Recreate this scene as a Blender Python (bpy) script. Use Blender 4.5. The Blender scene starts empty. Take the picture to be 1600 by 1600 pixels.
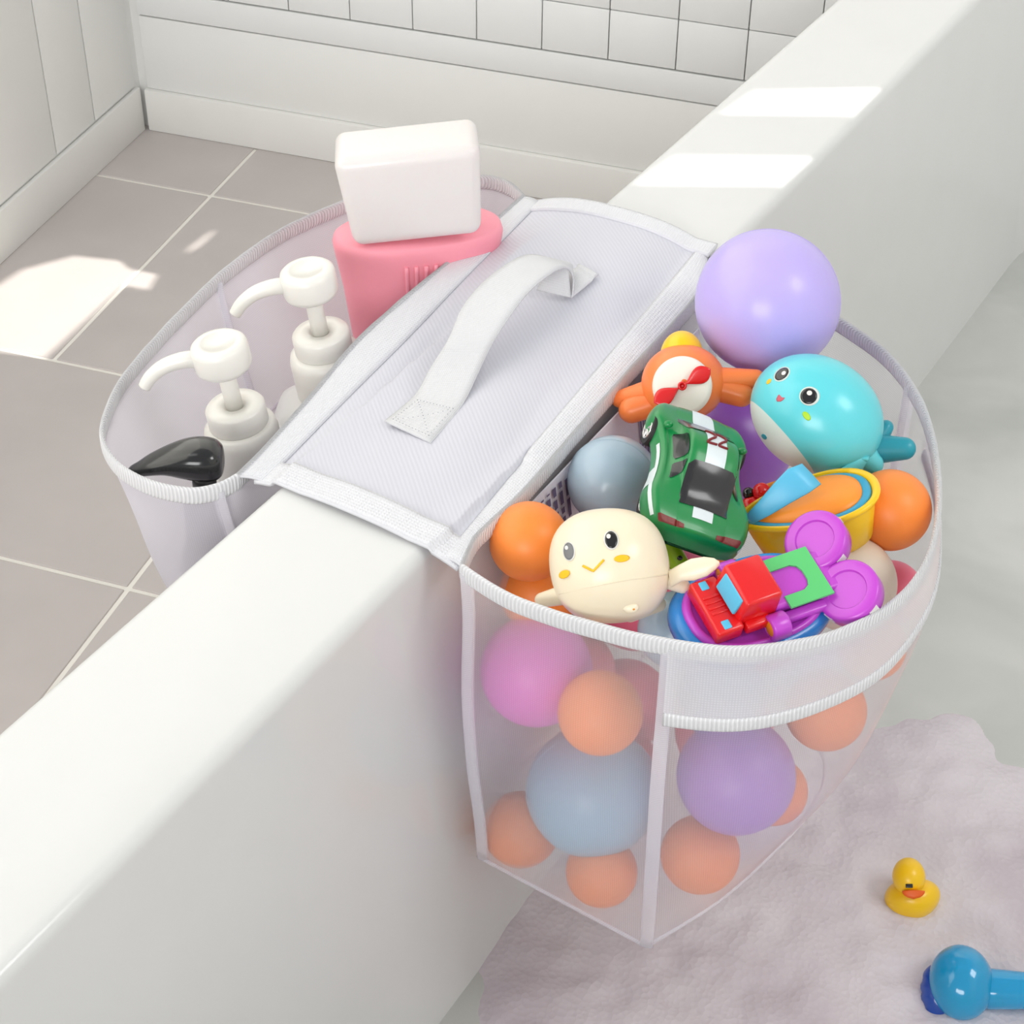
import bpy, bmesh, math, random
from mathutils import Vector, Matrix, noise
random.seed(4)
scn = bpy.context.scene
COL = scn.collection
PI = math.pi
H = 0.55                      # tub rim height above the floor
CH = 0.56                     # camera height above the rim
# ------------------------------------------------------------------ camera
F, PITCH, ROLL, YAW = 2872.9, 0.67775, 0.00962, -0.53598
fw = Vector((math.sin(YAW)*math.cos(PITCH), math.cos(YAW)*math.cos(PITCH), -math.sin(PITCH)))
r0 = Vector((math.cos(YAW), -math.sin(YAW), 0)); u0 = r0.cross(fw)
RT = math.cos(ROLL)*r0 + math.sin(ROLL)*u0
UP = -math.sin(ROLL)*r0 + math.cos(ROLL)*u0
CAM = Vector((0, 0, H+CH))
cd = bpy.data.cameras.new('camera'); cam = bpy.data.objects.new('camera', cd); COL.objects.link(cam)
m3 = Matrix((RT, UP, -fw)).transposed()
cam.matrix_world = Matrix.Translation(CAM) @ m3.to_4x4()
cd.sensor_width = 36; cd.lens = F/1600*36; cd.clip_start = 0.02
scn.camera = cam

def ray(px, py): return RT*((px-800)/F) - UP*((py-800)/F) + fw
def Pz(px, py, z):            # point at height z (above the floor) seen at a pixel
    d = ray(px, py); return CAM + d*((z-CAM.z)/d.z)
def Py(px, py, y):
    d = ray(px, py); return CAM + d*(y/d.y)
def Pn(px, py, p0, n):
    d = ray(px, py); return CAM + d*((p0-CAM).dot(n)/d.dot(n))
def kpx(p): return (p-CAM).dot(fw)/F      # metres per pixel at a point

# ------------------------------------------------------------------ materials
def lin(c):
    return tuple(((v/255)/12.92 if v/255 <= .04045 else ((v/255+.055)/1.055)**2.4) for v in c)+(1,)
def mat(name, rgb, rough=.4, spec=.5, coat=0, sss=0, metal=0, noise_amt=0, noise_scale=30, bump=0, bump_scale=200, trans=0):
    m = bpy.data.materials.new(name); m.use_nodes = True; nt = m.node_tree; b = nt.nodes['Principled BSDF']
    b.inputs['Base Color'].default_value = lin(rgb); b.inputs['Roughness'].default_value = rough
    b.inputs['Specular IOR Level'].default_value = spec; b.inputs['Coat Weight'].default_value = coat
    b.inputs['Coat Roughness'].default_value = .12
    b.inputs['Metallic'].default_value = metal; b.inputs['Transmission Weight'].default_value = trans
    if sss:
        b.inputs['Subsurface Weight'].default_value = sss; b.inputs['Subsurface Scale'].default_value = .01
        b.inputs['Subsurface Radius'].default_value = (1, .6, .5)
    tc = nt.nodes.new('ShaderNodeTexCoord')
    nz = nt.nodes.new('ShaderNodeTexNoise'); nz.inputs['Scale'].default_value = noise_scale; nz.inputs['Detail'].default_value = 4
    nt.links.new(tc.outputs['Object'], nz.inputs['Vector'])
    mx = nt.nodes.new('ShaderNodeMix'); mx.data_type = 'RGBA'
    c = lin(rgb); a = noise_amt or .015
    mx.inputs['A'].default_value = tuple(v*(1-a) for v in c[:3])+(1,); mx.inputs['B'].default_value = tuple(min(1, v*(1+a)) for v in c[:3])+(1,)
    nt.links.new(nz.outputs['Fac'], mx.inputs['Factor']); nt.links.new(mx.outputs['Result'], b.inputs['Base Color'])
    if bump:
        n2 = nt.nodes.new('ShaderNodeTexNoise'); n2.inputs['Scale'].default_value = bump_scale
        nt.links.new(tc.outputs['Object'], n2.inputs['Vector'])
        bp = nt.nodes.new('ShaderNodeBump'); bp.inputs['Strength'].default_value = bump; bp.inputs['Distance'].default_value = .001
        nt.links.new(n2.outputs['Fac'], bp.inputs['Height']); nt.links.new(bp.outputs['Normal'], b.inputs['Normal'])
    return m

def cloth(name, rgb, period=.0016, axis='X', opacity=1.0, strength=.5, transl=.3, cross=False, big=0, con=.08, vary=.10):
    """woven white cloth; UVs are in metres; opacity below 1 = see-through mesh"""
    m = bpy.data.materials.new(name); m.use_nodes = True; nt = m.node_tree; N = nt.nodes; L = nt.links
    N.clear(); out = N.new('ShaderNodeOutputMaterial')
    uv = N.new('ShaderNodeUVMap')
    def wave(ax):
        w = N.new('ShaderNodeTexWave'); w.wave_type = 'BANDS'; w.bands_direction = ax
        w.inputs['Scale'].default_value = (1/period)/ (20/(2*PI)) ; w.inputs['Distortion'].default_value = 0.15
        L.new(uv.outputs['UV'], w.inputs['Vector']); return w
    w1 = wave(axis); hgt = w1.outputs['Fac']
    if cross:
        w2 = wave('Y' if axis == 'X' else 'X'); mm = N.new('ShaderNodeMath'); mm.operation = 'MULTIPLY'
        L.new(w1.outputs['Fac'], mm.inputs[0]); L.new(w2.outputs['Fac'], mm.inputs[1]); hgt = mm.outputs[0]
    bp = N.new('ShaderNodeBump'); bp.inputs['Strength'].default_value = strength; bp.inputs['Distance'].default_value = .0004
    L.new(hgt, bp.inputs['Height'])
    nrm = bp.outputs['Normal']
    if big:
        nz = N.new('ShaderNodeTexNoise'); nz.inputs['Scale'].default_value = 22; nz.inputs['Detail'].default_value = 2
        tc = N.new('ShaderNodeTexCoord'); L.new(tc.outputs['Object'], nz.inputs['Vector'])
        b2 = N.new('ShaderNodeBump'); b2.inputs['Strength'].default_value = big; b2.inputs['Distance'].default_value = .01
        L.new(nz.outputs['Fac'], b2.inputs['Height']); L.new(nrm, b2.inputs['Normal']); nrm = b2.outputs['Normal']
    rp = N.new('ShaderNodeMix'); rp.data_type = 'RGBA'
    c = lin(rgb)
    rp.inputs['A'].default_value = tuple(v*(1-con) for v in c[:3])+(1,); rp.inputs['B'].default_value = c
    L.new(hgt, rp.inputs['Factor'])
    df = N.new('ShaderNodeBsdfPrincipled'); df.inputs['Roughness'].default_value = .55; df.inputs['Specular IOR Level'].default_value = .3
    df.inputs['Sheen Weight'].default_value = .15
    L.new(rp.outputs['Result'], df.inputs['Base Color']); L.new(nrm, df.inputs['Normal'])
    tr = N.new('ShaderNodeBsdfTranslucent'); L.new(rp.outputs['Result'], tr.inputs['Color'])
    ms = N.new('ShaderNodeMixShader'); ms.inputs[0].default_value = transl
    L.new(df.outputs[0], ms.inputs[1]); L.new(tr.outputs[0], ms.inputs[2]); last = ms.outputs[0]
    if opacity < 1:
        tp = N.new('ShaderNodeBsdfTransparent'); m2 = N.new('ShaderNodeMixShader')
        mr = N.new('ShaderNodeMapRange'); mr.inputs['To Min'].default_value = max(0, opacity-vary); mr.inputs['To Max'].default_value = min(1, opacity+vary)
        L.new(hgt, mr.inputs['Value'])
        # threads seen at a slant close up: more cover at grazing angles
        lw = N.new('ShaderNodeLayerWeight'); lw.inputs['Blend'].default_value = .25
        ad = N.new('ShaderNodeMath'); ad.operation = 'MULTIPLY_ADD'; ad.inputs[1].default_value = .22; ad.use_clamp = True
        L.new(lw.outputs['Facing'], ad.inputs[0]); L.new(mr.outputs['Result'], ad.inputs[2])
        L.new(ad.outputs[0], m2.inputs[0]); L.new(tp.outputs[0], m2.inputs[1]); L.new(last, m2.inputs[2]); last = m2.outputs[0]
    L.new(last, out.inputs['Surface'])
    return m

M = {}
M['acrylic'] = mat('white tub acrylic', (221, 221, 220), rough=.16, spec=.5)
M['wallpaint'] = mat('white satin wall paint', (242, 242, 239), rough=.5, bump=.1, bump_scale=60)
M['wallpaint2'] = mat('off white skirting paint', (242, 241, 237), rough=.4, bump=.1, bump_scale=60)
M['gap'] = mat('grey groove', (165, 165, 160), rough=.8)
M['flap'] = cloth('white twill cloth', (219, 219, 228), period=.0016, axis='DIAGONAL', strength=.25, transl=.08, con=.05, big=.10)
M['trim'] = cloth('white ribbed binding', (244, 244, 249), period=.0017, axis='X', strength=.8, transl=.1, cross=True)
M['strap'] = cloth('white webbing', (230, 230, 233), period=.0012, axis='X', strength=.5, transl=.05, cross=True)
M['rib'] = cloth('white ribbed edge binding', (248, 248, 251), period=.0021, axis='X', strength=1.0, transl=.1, con=.2)
M['mesh'] = cloth('white see-through mesh', (248, 246, 250), period=.0012, axis='X', opacity=.33, strength=.08, transl=.5, cross=True, con=.03, vary=.05)
M['meshin'] = cloth('white lining mesh', (240, 236, 246), period=.0012, axis='X', opacity=.78, strength=.08, transl=.4, cross=True, con=.03, vary=.04)
M['piping'] = cloth('white seam piping', (246, 244, 250), period=.0012, axis='X', opacity=.62, strength=.1, transl=.4, con=.03, vary=.03)
M['white'] = mat('ivory white plastic', (240, 237, 230), rough=.3, coat=.2, sss=.1)
M['bottle'] = mat('white bottle plastic', (236, 235, 232), rough=.35)
M['pink'] = mat('pink bottle plastic', (252, 158, 174), rough=.42, sss=.1)
M['pinkcap'] = mat('milky cap plastic', (250, 243, 241), rough=.3, coat=.3, sss=.2, trans=.2)
M['black'] = mat('black glossy plastic', (14, 14, 16), rough=.18, coat=.5)
M['purple'] = mat('lilac ball plastic', (192, 176, 240), rough=.33, coat=.15, sss=.15)
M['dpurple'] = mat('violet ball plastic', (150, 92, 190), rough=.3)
M['orange'] = mat('orange ball plastic', (252, 142, 58), rough=.42, sss=.1)
M['orangein'] = mat('bright orange ball plastic', (255, 150, 88), rough=.5, sss=.15)
M['greyblue'] = mat('translucent grey blue ball plastic', (168, 190, 206), rough=.25, coat=.2, sss=.2)
M['blueball'] = mat('pale blue ball plastic', (166, 200, 224), rough=.35, sss=.15)
M['violet'] = mat('light violet ball plastic', (176, 130, 214), rough=.35, sss=.15)
M['magenta'] = mat('orchid pink ball plastic', (232, 112, 212), rough=.4, sss=.15)
M['rose'] = mat('rose pink ball plastic', (248, 118, 146), rough=.4, sss=.15)
M['cream'] = mat('cream plastic', (246, 232, 204), rough=.3, coat=.15, sss=.1)
M['creamball'] = mat('cream white ball plastic', (238, 226, 208), rough=.4, sss=.1)
M['aqua'] = mat('turquoise plastic', (98, 212, 222), rough=.28, coat=.2, sss=.05)
M['teal'] = mat('teal plastic', (34, 150, 168), rough=.35)
M['belly'] = mat('pale belly plastic', (222, 232, 226), rough=.35)
M['toyorange'] = mat('soft orange vinyl', (255, 134, 66), rough=.36, coat=.1, sss=.08)
M['yellow'] = mat('yellow plastic', (252, 202, 12), rough=.32, coat=.15)
M['red'] = mat('red plastic', (226, 22, 26), rough=.25, coat=.3)
M['disc'] = mat('white disc plastic', (244, 240, 228), rough=.3)
M['green'] = mat('green car paint', (10, 132, 66), rough=.3, coat=.25)
M['glassblack'] = mat('black car window', (30, 28, 32), rough=.22, coat=.4, noise_amt=.2)
M['stripe'] = mat('pale stripe paint', (222, 232, 234), rough=.3)
M['maroon'] = mat('maroon lamp paint', (120, 34, 26), rough=.4, noise_amt=.4, noise_scale=900)
M['digit'] = mat('dark red number', (120, 12, 20), rough=.4)
M['tyre'] = mat('black tyre', (26, 24, 26), rough=.6)
M['chrome'] = mat('chrome wheel', (214, 212, 210), rough=.2, metal=.8)
M['deckblue'] = mat('mid blue plastic', (52, 158, 196), rough=.35)
M['lightblue'] = mat('light blue plastic', (92, 190, 226), rough=.35)
M['deckorange'] = mat('orange deck plastic', (254, 150, 44), rough=.35)
M['truckblue'] = mat('sky blue plastic', (44, 138, 216), rough=.22, coat=.3)
M['truckpurple'] = mat('orchid purple plastic', (196, 72, 206), rough=.28, coat=.2)
M['mint'] = mat('mint green paint', (96, 206, 120), rough=.35)
M['lime'] = mat('lime green plastic', (166, 208, 22), rough=.35)
M['hub'] = mat('amber paint', (222, 140, 26), rough=.35)
M['eyegrey'] = mat('grey eye paint', (120, 120, 122), rough=.3)
M['cheek'] = mat('amber cheek paint', (246, 196, 26), rough=.4)
M['limepaint'] = mat('lime cheek paint', (176, 220, 20), rough=.4)
M['mouth'] = mat('coral mouth paint', (206, 92, 106), rough=.4)
M['beak'] = mat('orange beak', (240, 100, 10), rough=.4)
M['cyan'] = mat('clear cyan plastic', (0, 182, 240), rough=.08, coat=.6, trans=.35)
M['navy'] = mat('deep blue plastic', (10, 72, 170), rough=.15, coat=.5)
M['print'] = mat('grey violet print', (110, 100, 130), rough=.7)
M['label'] = mat('white satin label', (236, 232, 240), rough=.4)
M['stitch'] = mat('grey stitch holes', (170, 170, 176), rough=.8)
M['greybottle'] = mat('smoky grey bottle', (110, 112, 118), rough=.3)

# ------------------------------------------------------------------ object helpers
def tag(o, label=None, cat=None, group=None, kind=None):
    if label: o['label'] = label
    if cat: o['category'] = cat
    if group: o['group'] = group
    if kind: o['kind'] = kind
    return o
def link(name, me, material, parent=None):
    o = bpy.data.objects.new(name, me); COL.objects.link(o)
    if material: me.materials.append(material)
    if parent: o.parent = parent
    return o
def fin(name, bm, material, parent=None, smooth=True, angle=None):
    bmesh.ops.recalc_face_normals(bm, faces=bm.faces)
    me = bpy.data.meshes.new(name); bm.to_mesh(me); bm.free()
    if smooth:
        me.polygons.foreach_set('use_smooth', [True]*len(me.polygons))
        if angle is not None:
            me.set_sharp_from_angle(angle=math.radians(angle))
    return link(name, me, material, parent)
def empty(name, mw, label=None, cat=None, group=None):
    o = bpy.data.objects.new(name, None); COL.objects.link(o); o.empty_display_size = .01
    o.matrix_world = mw; tag(o, label, cat, group); return o

def ell(bm, c, r, seg=40, rings=24, rot=None):
    mt = Matrix.Translation(Vector(c))
    if rot is not None: mt = mt @ rot
    r = (r, r, r) if not hasattr(r, '__len__') else r
    mt = mt @ Matrix.Diagonal((r[0], r[1], r[2], 1))
    return bmesh.ops.create_uvsphere(bm, u_segments=seg, v_segments=rings, radius=1, matrix=mt)['verts']
def box(bm, c, s, rot=None, bev=0, seg=3):
    mt = Matrix.Translation(Vector(c))
    if rot is not None: mt = mt @ rot
    mt = mt @ Matrix.Diagonal((s[0], s[1], s[2], 1))
    vs = bmesh.ops.create_cube(bm, size=1, matrix=mt)['verts']
    if bev:
        es = list({e for v in vs for e in v.link_edges})
        bmesh.ops.bevel(bm, geom=es, offset=bev, segments=seg, profile=.5, affect='EDGES')
    return vs
def loft(bm, rings, closed=True, cap=True, uv=False):
    vr = [[bm.verts.new(p) for p in r] for r in rings]
    n = len(vr[0]); lay = bm.loops.layers.uv.verify() if uv else None
    U = [[0]*(n+1) for _ in rings]; Vv = [[0]*(n+1) for _ in rings]
    if uv:
        for i, r in enumerate(rings):
            a = 0
            for j in range(n+1):
                if j: a += (Vector(r[j % n])-Vector(r[(j-1) % n])).length
                U[i][j] = a
                Vv[i][j] = 0 if i == 0 else Vv[i-1][j]+(Vector(r[j % n])-Vector(rings[i-1][j % n])).length
    for i in range(len(vr)-1):
        for j in range(n if closed else n-1):
            k = (j+1) % n
            f = bm.faces.new((vr[i][j], vr[i][k], vr[i+1][k], vr[i+1][j]))
            if uv:
                for lp, (a, b) in zip(f.loops, ((i, j), (i, j+1), (i+1, j+1), (i+1, j))):
                    lp[lay].uv = (U[a][b], Vv[a][b])
    if cap and closed:
        try: bm.faces.new(vr[0]); bm.faces.new(vr[-1])
        except ValueError: pass
    return vr
def lathe(bm, prof, seg=40, c=(0, 0, 0), ax=(1, 1)):
    rings = []
    for r, z in prof:
        rings.append([Vector((c[0]+ax[0]*r*math.cos(2*PI*j/seg), c[1]+ax[1]*r*math.sin(2*PI*j/seg), c[2]+z)) for j in range(seg)])
    return loft(bm, rings)
def cr(p, t):                         # catmull-rom through a list of vectors, t in 0..len-1
    n = len(p); i = min(int(t), n-2); f = t-i
    a, b, c, d = p[max(i-1, 0)], p[i], p[i+1], p[min(i+2, n-1)]
    return .5*((2*b)+(c-a)*f+(2*a-5*b+4*c-d)*f*f+(3*b-a-3*c+d)*f*f*f)
def smoothpath(p, per=8):
    p = [Vector(v) for v in p]; n = (len(p)-1)*per
    return [cr(p, i/per) for i in range(n+1)]
def resample(p, n):
    L = [0]
    for a, b in zip(p, p[1:]): L.append(L[-1]+(b-a).length)
    out = []; j = 0
    for i in range(n+1):
        s = L[-1]*i/n
        while j < len(p)-2 and L[j+1] < s: j += 1
        d = L[j+1]-L[j]; t = (s-L[j])/d if d else 0
        out.append(p[j].lerp(p[j+1], min(1, max(0, t))))
    return out
def tube(bm, path, rad, seg=14, up=Vector((0, 0, 1)), flat=None, cap=True, closed=False, uv=False, power=2):
    """sweep an ellipse; rad number or list; flat=(a,b): a along side, b along up"""
    rings = []; n = len(path)
    for i, p in enumerate(path):
        if closed: t = path[(i+1) % n]-path[i-1]
        else: t = path[min(i+1, n-1)]-path[max(i-1, 0)]
        t.normalize(); s = t.cross(up)
        if s.length < 1e-5: s = t.cross(Vector((0, 1, 0)))
        s.normalize(); w = s.cross(t).normalized()
        a, b = flat if flat else (1, 1)
        rr = rad[i] if hasattr(rad, '__len__') else rad
        R_ = []
        for j in range(seg):
            q = 2*PI*j/seg; cx, sx = math.cos(q), math.sin(q)
            e = 2/power
            cx = math.copysign(abs(cx)**e, cx); sx = math.copysign(abs(sx)**e, sx)
            R_.append(p+s*(a*rr*cx)+w*(b*rr*sx))
        rings.append(R_)
    if closed: rings.append(rings[0][:])
    if closed:
        vr = loft(bm, rings, cap=False, uv=uv); bmesh.ops.remove_doubles(bm, verts=bm.verts, dist=1e-6)
    else: vr = loft(bm, rings, cap=cap, uv=uv)
    if uv:       # swap so U runs along the path
        lay = bm.loops.layers.uv.verify()
        for f in bm.faces:
            for lp in f.loops: u_, v_ = lp[lay].uv; lp[lay].uv = (v_, u_)
    return vr
def capsule(bm, a, b, ra, rb, seg=20):
    a = Vector(a); b = Vector(b); d = b-a; L = d.length; d.normalize(); pts = []; rr = []
    for i in range(7): q = PI/2*i/6; pts.append(a-d*ra*math.cos(q)); rr.append(max(ra*math.sin(q), ra*.02))
    for i in range(1, 6): pts.append(a.lerp(b, i/6)); rr.append(ra+(rb-ra)*i/6)
    for i in range(7): q = PI/2*i/6; pts.append(b+d*rb*math.sin(q)); rr.append(max(rb*math.cos(q), rb*.02))
    up = Vector((0, 0, 1)) if abs(d.z) < .9 else Vector((1, 0, 0))
    rings = []
    s = d.cross(up).normalized(); w = s.cross(d)
    for p, r in zip(pts, rr): rings.append([p+s*r*math.cos(2*PI*j/seg)+w*r*math.sin(2*PI*j/seg) for j in range(seg)])
    loft(bm, rings)
def scale_bm(bm, k):
    for v in bm.verts: v.co *= k

class Toy:
    """a thing modelled in pixels-of-its-own-size, then scaled to metres; x right, y up, z towards the viewer"""
    def __init__(s, name, label, cat, px, py, z=None, group=None, p=None, upright=False, dist=None):
        s.c = (px, py); s.p = p if p is not None else (Pz(px, py, H+z) if dist is None else CAM+ray(px, py)*dist)
        s.k = kpx(s.p)
        if upright: X = RT.copy(); X.z = 0; X.normalize(); Z = Vector((0, 0, 1)); Y = Z.cross(X)
        else:
            Z = (CAM-s.p).normalized(); X = (RT-Z*RT.dot(Z)).normalized(); Y = Z.cross(X)
        mw = Matrix.Translation(s.p) @ Matrix((X, Y, Z)).transposed().to_4x4()
        s.root = empty(name, mw, label, cat, group)
    def L(s, x, y, z=0): return Vector((x-s.c[0], s.c[1]-y, z))
    def add(s, name, bm, material, parent=None, label=None, **kw):
        scale_bm(bm, s.k); o = fin(name, bm, M[material], parent or s.root, **kw)
        if label: o['label'] = label
        return o

# ------------------------------------------------------------------ room: floor, walls, trims (the room is turned 12 degrees to the tub)
RY = -0.21239
RA = Vector((math.sin(RY), math.cos(RY), 0)); RB = Vector((math.cos(RY), -math.sin(RY), 0))
corner = Pz(228, 203, 0)
def room(a, b, z=0): return corner + RB*b + RA*(-a) + Vector((0, 0, z))      # b along the back wall, a out from it
def rc(p): d = p-corner; return (-d.dot(RA), d.dot(RB))
def rbox(bm, a0, a1, b0, b1, z0, z1, bev=0):
    c = room((a0+a1)/2, (b0+b1)/2, (z0+z1)/2)
    rot = Matrix((RB, RA, Vector((0, 0, 1)))).transposed().to_4x4()
    return box(bm, c, (abs(b1-b0), abs(a1-a0), abs(z1-z0)), rot=rot, bev=bev, seg=2)
M['tile'] = mat('warm grey stone tile', (200, 192, 189), rough=.45, noise_amt=.10, noise_scale=9, bump=.1, bump_scale=90)
M['grout'] = mat('pale grout', (246, 242, 234), rough=.8)
M['walltile'] = mat('white glazed wall tile', (240, 241, 240), rough=.3)

bm = bmesh.new(); rbox(bm, -.3, 2.6, -.3, 2.7, -.05, -.0015)
me_floor = fin('floor', bm, M['grout'], smooth=False); me_floor.data.materials.append(M['tile'])
bm = bmesh.new(); bm.from_mesh(me_floor.data)
rows = [(-.3, .127, .155), (.127, .506, .155), (.506, .81, .407), (.81, 1.19, .407), (1.19, 1.57, .155), (1.57, 1.95, .407), (1.95, 2.33, .155), (2.33, 2.6, .407)]
n0 = len(bm.faces); g = .0024
for a0, a1, off in rows:
    for n in range(-2, 6):
        b0 = off+.504*n; b1 = b0+.504
        if b1 <= -.3 or b0 >= 2.7: continue
        rbox(bm, a0+g, a1-g, max(b0, -.3)+g, min(b1, 2.7)-g, -.01, 0, bev=.0012)
bm.faces.ensure_lookup_table()
for f in bm.faces[n0:]: f.material_index = 1
bm.to_mesh(me_floor.data); bm.free(); tag(me_floor, kind='structure')

# back wall: skirting, plain board, ledge line, wall tiles above
bm = bmesh.new(); rbox(bm, -.12, -.012, -.1, 2.7, -.02, 2.4)
tag(fin('wall_back', bm, M['wallpaint'], smooth=False), kind='structure')
bm = bmesh.new(); rbox(bm, -.012, 0, .004, 2.7, 0, .057, bev=.002)
tag(fin('baseboard_back', bm, M['wallpaint2'], angle=40), kind='structure')
bm = bmesh.new(); rbox(bm, -.012, -.006, .006, 2.7, .057, .1545, bev=.0015)
tag(fin('trim_1', bm, M['wallpaint'], angle=40), kind='structure')
bm = bmesh.new(); rbox(bm, -.013, -.0055, .006, 2.7, .1562, .190, bev=.001); 
zr = [.1915, .252, .332, .412, .492, .572, .652]
for zi, (z0, z1) in enumerate(zip(zr, zr[1:])):
    b0 = .373-.08*4
    while b0 < 2.7:
        rbox(bm, -.013, -.006, b0+.0006, b0+.08-.0006, z0+.0006, z1-.0006, bev=.0008); b0 += .08
tag(fin('trim_2', bm, M['walltile'], angle=40), kind='structure')
bm = bmesh.new(); rbox(bm, -.0125, -.0118, .006, 2.7, .15, .66)
tag(fin('trim_3', bm, M['gap'], smooth=False), kind='structure')  # grey backing: tile joints, and the ledge's shadow line put in as colour
# left wall
bm = bmesh.new(); rbox(bm, -.12, 2.6, -.12, -.008, -.02, 2.4)
tag(fin('wall_left', bm, M['wallpaint'], smooth=False), kind='structure')
bm = bmesh.new(); rbox(bm, .0, 2.6, -.0075, .0, 0, .060, bev=.002)
tag(fin('baseboard_left', bm, M['wallpaint2'], angle=40), kind='structure')
bm = bmesh.new()
for a0, a1 in ((.004, .105), (.107, .198), (.2, .42), (.422, .8), (.802, 1.4), (1.402, 2.6)):
    rbox(bm, a0, a1, -.0078, -.0055, .062, 1.2, bev=.001)
tag(fin('trim_4', bm, M['wallpaint'], angle=40), kind='structure')

# ------------------------------------------------------------------ sunlight through an added unseen wall, openings cut for the sun patches
SUN = Vector((.97, -.05, .86)).normalized()
WB = 2.5                                         # added mask wall stands at this distance along the back wall
wp = corner+RB*WB
def on_wall(p):
    t = (wp-p).dot(RB)/SUN.dot(RB); q = p+SUN*t; return (-(q-corner).dot(RA), q.z)
def openq(pix, z): return [on_wall(Pz(x, y, z)) for x, y in pix]
openings = [openq([(1182, 141), (1386, 137), (1340, 182), (1125, 180)], H), openq([(1058, 243), (1280, 245), (1228, 292), (990, 290)], H),
            openq([(-40, 470), (34, 422), (115, 400), (192, 408), (205, 421), (251, 430), (236, 455), (196, 449), (75, 560), (-40, 545)], 0),
            openq([(352, 352), (324, 366), (298, 386), (284, 404), (318, 384)], 0)]
outer = [(-.12, -.02), (2.6, -.02), (2.6, 3.2), (-.12, 3.2)]
from mathutils.geometry import tessellate_polygon
allp = [outer]+openings
flat = [p for lp in allp for p in lp]
tris = tessellate_polygon([[Vector((p[0], p[1], 0)) for p in lp] for lp in allp])
bm = bmesh.new(); vs = [bm.verts.new(room(p[0], WB, p[1])) for p in flat]
for t in tris:
    try: bm.faces.new([vs[i] for i in t])
    except ValueError: pass
bmesh.ops.recalc_face_normals(bm, faces=bm.faces)
w = fin('wall_right', bm, M['wallpaint'], smooth=False); tag(w, kind='structure')  # added out-of-view wall, blocks the sun except at the cut openings
sd = w.modifiers.new('thickness', 'SOLIDIFY'); sd.thickness = .004
for i, q in enumerate(openings):
    bm = bmesh.new(); pts = [room(p[0], WB, p[1]) for p in q]; c = sum(pts, Vector())/len(pts)
    inn = [p+(p-c).normalized()*.003 for p in pts]; ou = [p+(p-c).normalized()*.009 for p in pts]
    th = -RB*.005
    loft(bm, [inn, ou, [p+th for p in ou], [p+th for p in inn], inn], cap=False)
    tag(fin('window_%d' % (i+1), bm, M['wallpaint2'], smooth=False), kind='structure')  # added unseen frame round each sun-patch opening, no real window

# ------------------------------------------------------------------ bathtub
def rrect(x0, x1, y0, y1, r, z, n=12):
    out = []
    for cx, cy, q0 in ((x1-r, y1-r, 0), (x0+r, y1-r, PI/2), (x0+r, y0+r, PI), (x1-r, y0+r, 3*PI/2)):
        for i in range(n+1):
            q = q0+PI/2*i/n; out.append(Vector((cx+r*math.cos(q), cy+r*math.sin(q), z)))
    return out
XO, XI, YN, YF, XR = -.4650, -.3745, -.02, 1.66, .20
bm = bmesh.new(); rings = []
OX, OY0, OY1 = XO, YN-.09, YF+.09
rings.append(rrect(OX+.03, XR+.06, OY0+.03, OY1-.03, .03, 0.0))
rings.append(rrect(OX+.012, XR+.078, OY0+.012, OY1-.012, .03, H-.06))
rings.append(rrect(OX+.001, XR+.09, OY0, OY1, .03, H-.05))
rr = .006
for i in range(7):
    q = PI/2*i/6; d = rr*(1-math.cos(q)); rings.append(rrect(OX+d, XR+.09-d, OY0+d, OY1-d, .03, H-rr+rr*math.sin(q)))
ri = .007
for i in range(9):
    q = PI/2*i/8; d = ri*(1-math.sin(q)); rings.append(rrect(XI-d*1.0, XR+d, YN-d, YF+d, .16+d, H-ri*(1-math.cos(q))))
for z, d in ((.05, .004), (.12, .010), (.22, .018), (.32, .030), (.37, .045), (.40, .07), (.415, .11), (.42, .2)):
    rings.append(rrect(XI+d, XR-d, YN+d*1.5, YF-d*1.5, .16, H-z))
loft(bm, rings)
tub = fin('bathtub', bm, M['acrylic'], angle=60)
tag(tub, 'white acrylic bathtub with a wide flat rim standing on the grey tile floor', 'bathtub')

# ------------------------------------------------------------------ water and foam
ZW = H-.30
m = bpy.data.materials.new('milky bath water'); m.use_nodes = True; nt = m.node_tree; b = nt.nodes['Principled BSDF']
tc = nt.nodes.new('ShaderNodeTexCoord'); nz = nt.nodes.new('ShaderNodeTexNoise'); nz.inputs['Scale'].default_value = 7; nz.inputs['Detail'].default_value = 3; nz.inputs['Distortion'].default_value = .8
nt.links.new(tc.outputs['Object'], nz.inputs['Vector']); cr_ = nt.nodes.new('ShaderNodeValToRGB')
e = cr_.color_ramp.elements; e[0].position = .35; e[0].color = lin((196, 198, 193)); e[1].position = .66; e[1].color = lin((216, 216, 212))
nt.links.new(nz.outputs['Fac'], cr_.inputs['Fac']); nt.links.new(cr_.outputs['Color'], b.inputs['Base Color'])
b.inputs['Roughness'].default_value = .12; b.inputs['IOR'].default_value = 1.33
n2 = nt.nodes.new('ShaderNodeTexNoise'); n2.inputs['Scale'].default_value = 16; nt.links.new(tc.outputs['Object'], n2.inputs['Vector'])
bp = nt.nodes.new('ShaderNodeBump'); bp.inputs['Strength'].default_value = .35; bp.inputs['Distance'].default_value = .01
nt.links.new(n2.outputs['Fac'], bp.inputs['Height']); nt.links.new(bp.outputs['Normal'], b.inputs['Normal'])
bm = bmesh.new(); d = .0245
top = rrect(XI+d, XR-d, YN+d*1.5, YF-d*1.5, .16, ZW)
loft(bm, [top, [p-Vector((0, 0, .02)) for p in top]])
tag(fin('bath_water', bm, m, smooth=False), 'greyish still bath water filling the bathtub', 'water', kind='stuff')

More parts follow.
